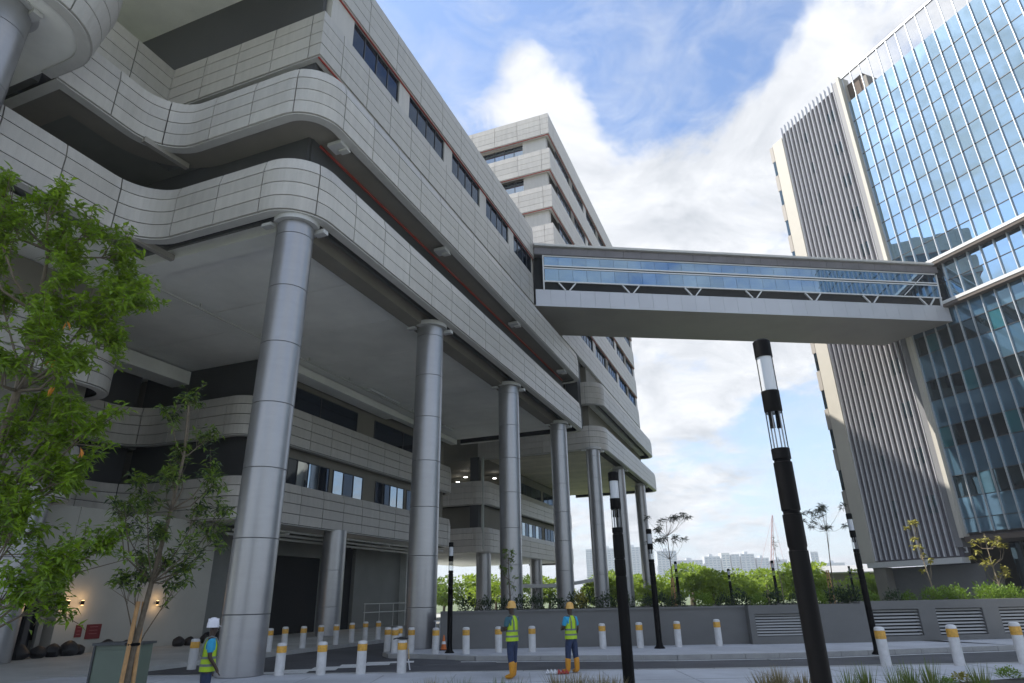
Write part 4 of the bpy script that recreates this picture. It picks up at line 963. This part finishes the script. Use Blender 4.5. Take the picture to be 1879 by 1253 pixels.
# ================================================================== VEGETATION
def leaf_faces(mb, p, d, L_, w, m, droop=.2):
    d = d.normalized(); s_ = d.cross(Vector((random.uniform(-.4, .4), random.uniform(-.4, .4), 1)))
    if s_.length < .05: s_ = Vector((1, 0, 0))
    s_.normalize(); up = s_.cross(d)
    a = p; b = p + d * L_ * .45 + s_ * w + up * .05 * L_; c_ = p + d * L_ - Vector((0, 0, droop * L_)); e = p + d * L_ * .45 - s_ * w + up * .05 * L_; mid = p + d * L_ * .5 - up * .04 * L_
    mb.add([a, b, c_, e, mid], [(0, 1, 4), (1, 2, 4), (2, 3, 4), (3, 0, 4)], m)
def rv(): 
    v = Vector((random.gauss(0, 1), random.gauss(0, 1), random.gauss(0, 1))); return v.normalized()
def rosette_tree(name, lbl, base, clusters, trunk_pts, trunk_r, leafm, leafm2, barkmat, per=14, L_=.13, w=.022, spread=.3, odd=None, stakes=False, cat='tree', jitter_y=1.2, sub=5):
    r = thing(name, lbl, cat, base); B = Vector(base)
    t = MB(); tp = [Vector(p) - B for p in trunk_pts]; t.tube(tp, [trunk_r * (1 - .75 * i / (len(tp) - 1)) for i in range(len(tp))], barkmat, 8); t.build('trunk', r, smooth=True)
    br = MB(); lf = MB(); lf2 = MB()
    for c in clusters:
        c = Vector(c) - B + Vector((0, random.uniform(-jitter_y, jitter_y), 0))
        # branch from nearest lower trunk point
        cand = [q for q in tp if q.z < c.z - .15] or [tp[0]]; q0 = min(cand, key=lambda q: (q - c).length)
        midp = q0.lerp(c, .5) + Vector((random.uniform(-.1, .1), random.uniform(-.1, .1), -.12)); br.tube([q0, midp, c], [trunk_r * .32, trunk_r * .2, trunk_r * .08], barkmat, 5)
        for k in range(sub):
            tip = c + rv() * random.uniform(.3, 1) * spread + Vector((0, 0, .05)); br.tube([midp.lerp(c, random.uniform(.4, 1)), tip], [trunk_r * .09, trunk_r * .04], barkmat, 4)
            for j in range(per):
                a = 2 * math.pi * j / per * 2.4 + random.random(); dd = Vector((math.cos(a), math.sin(a), random.uniform(-.7, .8))); st = tip - (tip - c) * random.uniform(0, .8) + rv() * spread * .22 * random.random()
                leaf_faces(lf if random.random() < .6 else lf2, st, dd, L_ * random.uniform(.6, 1.15), w * random.uniform(.8, 1.2), leafm if random.random() < .65 else leafm2, random.uniform(-.1, .5))
    br.build('branches', r)
    lf.m = lf.m; o1 = lf.build('foliage', r); stuff(o1); o2 = lf2.build('foliage', r); stuff(o2)
    if odd:
        for p in odd:
            q = MB(); p = Vector(p) - B
            for j in range(3): leaf_faces(q, p + rv() * .02, Vector((random.uniform(-.5, .5), random.uniform(-.4, .4), -1)), .12, .02, leafo, 0)
            q.build('withered_leaf', r)
    if stakes:
        for i in range(3):
            a = 2.1 * i + .5; q = MB(); q.tube([(.13 * math.cos(a), .13 * math.sin(a), 0), (.05 * math.cos(a), .05 * math.sin(a), stakes)], .028, stakew, 8); q.build('stake', r)
        q = MB(); q.tube([(.09, 0, stakes * .72), (0, .09, stakes * .72 + .02), (-.09, 0, stakes * .72), (0, -.09, stakes * .72), (.09, 0, stakes * .72)], .02, blackm, 5); q.build('tie', r)
    return r
T1 = [(-7.13, 7.8, 7.33), (-6.45, 7.8, 7.13), (-5.89, 7.8, 6.75), (-6.75, 7.8, 6.5), (-5.95, 7.8, 6.05), (-5.41, 7.8, 5.87), (-5.2, 7.8, 5.78), (-6.4, 7.8, 5.73), (-5.6, 7.8, 5.46), (-5.3, 7.8, 5.22), (-5.79, 7.8, 5.07), (-6.36, 7.8, 5.01), (-5.44, 7.8, 4.68), (-6.43, 7.8, 4.48), (-5.82, 7.8, 4.32), (-5.21, 7.8, 3.95), (-5.54, 7.8, 3.89), (-6.02, 7.8, 3.76), (-5.61, 7.8, 3.34), (-5.36, 7.8, 3.41), (-6.01, 7.8, 3.22), (-5.58, 7.8, 2.83), (-5.29, 7.8, 2.57), (-5.04, 7.8, 2.33), (-5.64, 7.8, 2.34), (-5.36, 7.8, 2.09), (-5.74, 7.8, 1.99), (-6.85, 7.8, 6.86), (-6.92, 7.8, 5.74), (-6.41, 7.8, 3.91), (-6.0, 7.8, 2.71),
      (-6.9, 7.8, 6.2), (-6.2, 7.8, 6.5), (-6.5, 7.8, 5.3), (-6.1, 7.8, 5.5), (-7.0, 7.8, 5.0), (-6.8, 7.8, 4.3), (-6.6, 7.8, 3.4), (-6.3, 7.8, 2.9), (-6.2, 7.8, 4.7), (-6.0, 7.8, 6.9), (-5.7, 7.8, 6.3), (-6.7, 7.8, 7.0)]
rosette_tree('broadleaf_tree', 'leafy bright green tree filling the left edge of the view', (-6.75, 7.8, 0), T1,
             [(-6.75, 7.8, 0), (-6.65, 7.8, 1.5), (-6.5, 7.85, 3.0), (-6.42, 7.8, 4.5), (-6.45, 7.8, 5.6), (-6.55, 7.8, 6.6)], .085, leaf1, leaf2, bark, per=38, L_=.13, w=.024, spread=.5, sub=11,
             odd=[(-4.85, 7.0, 3.55), (-5.55, 7.2, 5.2), (-5.6, 7.2, 4.7), (-5.75, 7.2, 2.6), (-5.5, 7.2, 4.35)], jitter_y=.7)
T2 = [(-5.19, 9.6, 4.93), (-5.26, 9.6, 4.58), (-4.87, 9.6, 4.31), (-5.12, 9.6, 4.06), (-4.66, 9.6, 3.8), (-5.31, 9.6, 3.73), (-5.63, 9.6, 3.66), (-4.46, 9.6, 3.55), (-4.95, 9.6, 3.56), (-5.79, 9.6, 3.26), (-5.3, 9.6, 3.25), (-4.81, 9.6, 3.24), (-4.44, 9.6, 3.15), (-5.88, 9.6, 2.95), (-5.47, 9.6, 2.86), (-4.99, 9.6, 2.85), (-4.49, 9.6, 2.77), (-5.55, 9.6, 2.49), (-5.15, 9.6, 2.48), (-4.75, 9.6, 2.4), (-5.66, 9.6, 2.27), (-6.01, 9.6, 3.18), (-4.55, 9.6, 2.62), (-4.93, 9.6, 2.11), (-5.41, 9.6, 2.19)]
rosette_tree('young_tree', 'slender young tree tied to wooden stakes left of the big column', (-5.3, 9.6, 0), T2,
             [(-5.3, 9.6, 0), (-5.28, 9.6, 1.2), (-5.2, 9.62, 2.2), (-5.1, 9.6, 3.2), (-5.05, 9.6, 4.0), (-5.12, 9.6, 4.8)], .05, leaf2, leafd, bark, per=15, L_=.135, w=.021, spread=.34, stakes=1.95, jitter_y=.35, sub=8)
# small planter trees
def small_tree(name, lbl, base, H, spread, leafm, n, L_, w, barkm, layers=None, lean=0.0, per=6, stakes=None, r0=.035, low=.35):
    cl = []
    for i in range(n):
        t = random.uniform(low, 1.0); a = random.uniform(0, 2 * math.pi); rr = spread * random.uniform(.3, 1) * (1 - abs(t - .65) * .9)
        if layers: t = random.choice(layers) + random.uniform(-.03, .03); rr = spread * random.uniform(.25, 1)
        cl.append((base[0] + lean * t + rr * math.cos(a), base[1] + rr * math.sin(a), base[2] + H * t))
    tp = [(base[0] + lean * t + .03 * math.sin(t * 7), base[1], base[2] + H * t) for t in (0, .25, .5, .75, .97)]
    return rosette_tree(name, lbl, base, cl, tp, r0, leafm, leafm, barkm, per=per, L_=L_, w=w, spread=.22, jitter_y=0, sub=3, stakes=stakes)
small_tree('young_tree', 'small leafy sapling in the planter before the third silver column', (-.33, 30.6, 1.3), 2.75, .55, leaf2, 16, .16, .04, bark)
small_tree('rain_tree', 'thin feathery young tree with flat layered crown above the canopy', (7.7, 33.5, 1.3), 4.5, 1.35, leaff, 20, .30, .018, bark, layers=[.72, .82, .93], per=10, stakes=1.4)
small_tree('rain_tree', 'thin feathery young tree right of the foreground lamp pole', (15.2, 33, 1.3), 4.6, 1.2, leaff, 16, .30, .018, bark, layers=[.80, .90, .97], per=10, lean=.5, stakes=1.6)
small_tree('young_tree', 'almost bare sapling just left of the foreground lamp pole', (13.6, 35, 1.3), 3.6, .5, leaff, 8, .14, .015, barkl, per=3, r0=.025)
small_tree('young_tree', 'sparse yellow-leaved sapling before the finned wall', (20.1, 33, 1.3), 3.9, .45, leafy, 10, .22, .055, barkl, per=6, r0=.04, lean=-.2)
small_tree('young_tree', 'bushier yellow-leaved sapling under the glass facade', (22.6, 32, 1.3), 3.2, .85, leafy, 17, .22, .055, barkl, per=6, r0=.04)
# shrubs
def shrub_mesh(m, seed, n=420, L_=.16, w=.035, rx=.55, rz=.6):
    random.seed(seed); q = MB()
    for i in range(n):
        u = rv(); rad = random.uniform(.35, 1) ** .6; u.z = abs(u.z)
        lump = 1 + .35 * mnoise.noise(u * 2.2 + Vector((seed * 3, 0, 0)))
        p = Vector((u.x * rx * rad * lump, u.y * rx * rad * lump, .05 + u.z * rz * 1.5 * rad * lump))
        dd = (u + rv() * .7 + Vector((0, 0, .5))); leaf_faces(q, p, dd, L_ * random.uniform(.6, 1.3), w * random.uniform(.7, 1.3), m, .1)
    return q.mesh('shrub')
shd = [shrub_mesh(leafd, s_) for s_ in (1, 2, 3)]; shs = [shrub_mesh(leafs, s_, n=520) for s_ in (4, 5, 6)]; shy = [shrub_mesh(leafy, 8, n=260, w=.06)]
random.seed(5)
where_d = ['leftmost dark shrub on the planter, beside the wall end', 'dark shrub left of the small sapling', 'dark shrub under the small sapling', 'dark shrub behind the first worker', 'dark shrub between the two workers', 'dark shrub left of the yellowish bush', 'dark shrub left of the fourth silver column', 'dark shrub before the fourth silver column', 'dark shrub left of the mid lamp pole', 'dark shrub right of the mid lamp pole', 'dark shrub before the last silver column', 'dark shrub right of the last silver column']
for i, lb in enumerate(where_d):
    o = obj('shrub', shd[i % 3], None, (-2.2 + i * .78 + random.uniform(-.12, .12), 29.9 + random.uniform(0, .5), 1.3), (0, 0, random.random() * 6)); s_ = random.uniform(.62, .82); o.scale = (s_, s_, s_)
    tag(o, lb, 'shrub', 'shrubs on the planter')
places = ['under the left feathery tree', 'just right of the left feathery tree', 'below the left far lamp', 'right of the left far lamp', 'below the bright tree canopy middle', 'below the middle far lamp', 'below the right far lamp', 'below the far red crane', 'just left of the foreground lamp', 'just right of the foreground lamp', 'under the right feathery tree', 'left of the right lamp post', 'behind the right lamp post', 'below the left edge of the finned wall', 'below the fins, leftmost of the green hedge', 'below the fins, second of the green hedge', 'below the fins, under the yellow sapling', 'below the dark lobby, first of the bright hedge', 'below the dark lobby, second of the bright hedge', 'under the bushier yellow sapling', 'right of the bushier yellow sapling', 'at the far right edge of the planter']
for i, lb in enumerate(places):
    x = 7.3 + i * .86; dk = i < 12 and i % 3 != 1
    o = obj('shrub', (shd if dk else shs)[i % 3], None, (x + random.uniform(-.15, .15), 30.1 + max(0, (x - 14) * .09) + random.uniform(0, .6), 1.3), (0, 0, random.random() * 6)); s_ = random.uniform(.72, .95) if i > 12 else random.uniform(.6, .85); o.scale = (s_ * 1.15, s_ * 1.15, s_)
    tag(o, ('dark' if dk else 'bright green') + ' planter shrub ' + lb, 'shrub', 'shrubs on the planter')
o = obj('shrub', shy[0], None, (2.75, 29.8, 1.3)); o.scale = (.7, .7, .85); tag(o, 'yellow-green leafed bush on the planter right of the second worker', 'shrub', 'shrubs on the planter')
# grass clumps
def clump_mesh(m, seed, n=80, H=.8, sp=.28):
    random.seed(seed); q = MB()
    for i in range(n):
        a = random.random() * 6.28; rr = random.random() * .12; b0 = Vector((rr * math.cos(a), rr * math.sin(a), 0)); lean = Vector((math.cos(a), math.sin(a), 0)) * random.uniform(.1, 1) * sp; h = H * random.uniform(.5, 1)
        p1 = b0 + lean * .35 + Vector((0, 0, h * .6)); p2 = b0 + lean + Vector((0, 0, h)); sd = Vector((-math.sin(a), math.cos(a), 0)) * .012
        q.add([b0 - sd, b0 + sd, p1 + sd * .8, p1 - sd * .8, p2], [(0, 1, 2, 3), (3, 2, 4)], m)
    return q.mesh('grass')
gm_ = [clump_mesh(grassm, 21, n=110), clump_mesh(grasst, 22, n=170, sp=.42), clump_mesh(grassm, 23, n=90, H=.95, sp=.24)]
random.seed(9)
gl = [(-1.45, 11.7, 1, .95, 'dry grass tuft left of the near bollard tag'), (-1.0, 12, 0, .92, 'green grass tuft below the fourth near bollard'), (-.35, 12.1, 0, .88, 'green grass tuft left of the first worker boots'), (-.05, 12.3, 0, .85, 'low grass tuft before the first worker boots'),
      (.7, 12.1, 1, .98, 'dry grass tuft between the two workers'), (1.0, 12.3, 1, .92, 'dry grass tuft before the second worker'), (1.35, 12.1, 1, .92, 'dry grass tuft left of the mid lamp pole'), (1.55, 11.9, 1, .9, 'dry grass tuft at the foot of the mid lamp pole'),
      (4.1, 11.9, 1, .93, 'dry grass tuft left of the foreground lamp'), (4.4, 12.1, 1, 1.0, 'tall dry grass tuft just left of the foreground lamp'), (4.75, 12.0, 1, .9, 'dry grass tuft behind the foreground lamp'),
      (5.5, 12, 2, .82, 'upright green grass tuft right of the foreground lamp'), (5.9, 12.2, 2, .88, 'upright green tuft left of the first large bollard'), (6.25, 11.9, 2, .86, 'upright green tuft below the first large bollard'), (6.6, 12.1, 2, .90, 'upright green tuft between the first two large bollards'), (7.0, 12.2, 2, .93, 'upright green tuft below the second large bollard'), (7.9, 12.3, 2, .82, 'small green tuft left of the third large bollard')]
for x, y, k, s_, lb in gl:
    o = obj('grass_clump', gm_[k], None, (x, y, .0), (0, 0, random.random() * 6)); o.scale = (1, 1, s_); tag(o, lb, 'grass clump', 'grass clumps in the foreground bed')
bed2 = MB(); bed2.prism([(-3, 10.8), (9.5, 10.8), (11, 12.9), (-3.2, 12.9)], .0, .06, soil)
bed2.prism([(7.6, 14.6), (12, 15.9), (18, 16.6), (18, 13), (7.6, 13)], .0, .10, soil); struct(bed2.build('foreground_bed'))
for i, (x, y, s_) in enumerate(((9.2, 14.9, .4), (10.6, 15.5, .45), (12.6, 16.0, .5), (13.4, 15.6, .45), (11.8, 15.2, .4), (8.6, 14.4, .35))):
    o = obj('ground_plant', (shs if i % 2 else shy)[0], None, (x, y, .1), (0, 0, i)); o.scale = (s_, s_, s_ * .55)
    tag(o, 'low bed plant at the lower right, ' + ('behind the upright tufts', 'below the second large bollard', 'below the third large bollard', 'rightmost of the bed', 'between the second and third large bollards', 'leftmost of the bed')[i], 'plant', 'low plants in the right-hand bed')

# background canopy
def canopy_mesh(m, seed, rx=5.0, rz=3.6, n=2300):
    random.seed(seed); q = MB()
    cs = [(rv(), random.uniform(.55, 1.0)) for _ in range(16)]
    for i in range(n):
        c, rr = random.choice(cs); c = Vector((c.x * rx * .7, c.y * rx * .7, abs(c.z) * rz * .8)); u = rv(); s_ = rx * .33 * rr
        p = c + Vector((u.x * s_, u.y * s_, u.z * s_ * .7)) * random.uniform(.75, 1.05) + Vector((0, 0, 1.9))
        leaf_faces(q, p, u + rv() * .5, random.uniform(.3, .6), .16, m, .1)
    return q.mesh('crown')
cms = [canopy_mesh(leafb, 31), canopy_mesh(leafb, 32), canopy_mesh(leaf2, 33)]
random.seed(3)
q = MB(); q.tube([(0, 0, 0), (.1, 0, 1.5), (0, .1, 3.5)], [.25, .2, .1], bark, 8); tkm = q.mesh('trunk')
fs_ = []
for row, (y, x0, x1, n) in enumerate(((78, 8, 50, 8), (96, 10, 64, 10), (118, 12, 80, 10), (104, -22, 8, 7))):
    for i in range(n): fs_.append((x0 + (x1 - x0) * (i + .5) / n + random.uniform(-1, 1), y + random.uniform(-4, 4), row, i))
for x, y, row, i in fs_:
    r = thing('canopy_tree', '', 'tree', (x, y, -.16), 0, 'sunlit tree belt beyond the plaza')
    s_ = random.uniform(.62, .85) * (1 + .16 * row) * (1.15 if 14 < x < 50 and row in (1, 2) else 1)
    if row == 3: s_ *= .9
    c_ = obj('crown', cms[(i + row) % (3 if row == 3 else 2)], r, None, (0, 0, random.random() * 6)); obj('trunk', tkm, r); r.scale = (s_, s_, s_)
    rn = ('front', 'middle', 'back', 'left')[row]
    r['label'] = ('sunlit tree in the ' + rn + ' row of the tree belt, number '+ ('one', 'two', 'three', 'four', 'five', 'six', 'seven', 'eight', 'nine', 'ten')[i] + ' from the left') if row < 3 else ('tree seen between the silver columns, number ' + ('one', 'two', 'three', 'four', 'five', 'six', 'seven')[i] + ' counted from the left')
# white canopy structure between the columns
r = thing('canopy_roof', 'low white curved canopy roof seen between the silver columns', 'canopy', (4.5, 75, 0), 0)
q = MB()
for i in range(10):
    a = -5 + i; b = a + 1; za = 2.9 + .03 * (i - 3) ** 2 * .5; zb = 2.9 + .03 * (i - 2) ** 2 * .5; q.add([(a, -2, za), (b, -2, zb), (b, 2, zb), (a, 2, za), (a, -2, za + .35), (b, -2, zb + .35), (b, 2, zb + .35), (a, 2, za + .35)], [(0, 3, 2, 1), (4, 5, 6, 7), (0, 1, 5, 4), (2, 3, 7, 6)], white_m)
q.build('roof', r)
for x in (-4.5, 0, 4.5): q = MB(); q.cyl((x, 0), .1, .1, 0, 3, frame_dk, 8); q.build('post', r)
r = thing('small_pavilion', 'small dark-roofed pavilion just left of the finned wall', 'pavilion', (46, 92, 0), -.1)
q = MB(); q.box(-3.5, 3.5, -2, 2, 0, 4.2, taupe); q.build('wall', r); q = MB(); q.add([(-4.2, -2.6, 4.2), (4.2, -2.6, 4.2), (4.2, 2.6, 5.2), (-4.2, 2.6, 5.2), (-4.2, -2.6, 4.35), (4.2, -2.6, 4.35), (4.2, 2.6, 5.35), (-4.2, 2.6, 5.35)], [(0, 3, 2, 1), (4, 5, 6, 7), (0, 1, 5, 4), (1, 2, 6, 5), (2, 3, 7, 6), (3, 0, 4, 7)], louv); q.build('roof', r)

# skyline
sk = [(94, 103, 61), (117, 134, 62), (146, 171, 64), (190, 216, 57), (219, 250, 46), (253, 274, 49), (276, 287, 54), (289, 300, 51), (302, 320, 51), (323, 339, 47), (342, 363, 43), (366, 392, 40), (396, 406, 53), (409, 440, 38)]
nm = ['pale slab block behind the fourth column', 'pale slab block behind the fifth column', 'tall pale block between the last two columns', 'tall pale block right of the last column', 'long low block right of the feathery tree', 'gridded block left of the white tower', 'bright white tower in the skyline', 'bluish block just right of the white tower', 'bluish block second right of the white tower', 'block left of the red crane', 'low block behind the red crane', 'low block left of the foreground lamp', 'narrow tall tower right of the foreground lamp', 'low block far right of the skyline']
for (x0, x1, h), lb in zip(sk, nm):
    wt = 'bright white' in lb; h = h * random.uniform(.97, 1.02)
    r = thing('apartment_block', 'distant hazy ' + lb, 'apartment block', ((x0 + x1) / 2, 900, 0), random.uniform(-.1, .1), 'far apartment blocks on the skyline')
    w = (x1 - x0) / 2; q = MB(); q.box(-w, w, 0, 14, 0, h, farwhite if wt else farm)
    if w > 7: q.box(-w * .35, w * .1, 2, 10, h, h + 3, farm)
    q.build('wall', r)
    q = MB(); nfl = int(h / 3.0); nbx = max(2, int(2 * w / 5))
    for k in range(3, nfl):
        for j in range(nbx): xa = -w + 2 * w * (j + .18) / nbx; xb = -w + 2 * w * (j + .82) / nbx; q.add([(xa, -.15, k * 3 + .9), (xb, -.15, k * 3 + .9), (xb, -.15, k * 3 + 2.3), (xa, -.15, k * 3 + 2.3)], [(0, 1, 2, 3)], farw)
    stuff(q.build('windows', r))
# crane
r = thing('crawler_crane', 'hazy red lattice crane boom rising over the tree canopy', 'crane', (149.7, 400, 0), 0)
q = MB(); a = Vector((0, 0, 3)); b = Vector((7.4, 0, 46)); n = 16
for off in (Vector((-.9, 0, 0)), Vector((.9, 0, 0)), Vector((0, 1, 0))):
    q.beam(a + off * 1.5, b + off * .3, .22, .22, cranem)
for i in range(n):
    p = a.lerp(b, i / n); p2 = a.lerp(b, (i + 1) / n); f = 1.5 - 1.2 * i / n; q.beam(p + Vector((-.9 * f, 0, 0)), p2 + Vector((.9 * f, 0, 0)), .14, .14, cranem)
q.build('boom', r)
q = MB(); q.beam(b, (11, 0, 5), .10, .10, cranem); q.beam((0, 0, 3), (-5, 0, 16), .25, .25, cranem); q.beam((-5, 0, 16), b, .1, .1, cranem); q.build('cables', r)
q = MB(); q.box(-5, 3, -2, 2, 0, 4, cranem); q.build('cab', r)

hzm = bpy.data.materials.new('haze'); hzm.use_nodes = True; ht = hzm.node_tree; ht.nodes.clear()
ho = ht.nodes.new('ShaderNodeOutputMaterial'); pv = ht.nodes.new('ShaderNodeVolumePrincipled'); pv.inputs['Color'].default_value = (.93, .96, 1, 1); pv.inputs['Density'].default_value = .0005
pv.inputs['Anisotropy'].default_value = .2; ht.links.new(pv.outputs[0], ho.inputs['Volume'])
q = MB(); q.box(-3100, 3100, -310, 4100, -1.5, 75, hzm); stuff(q.build('haze'))
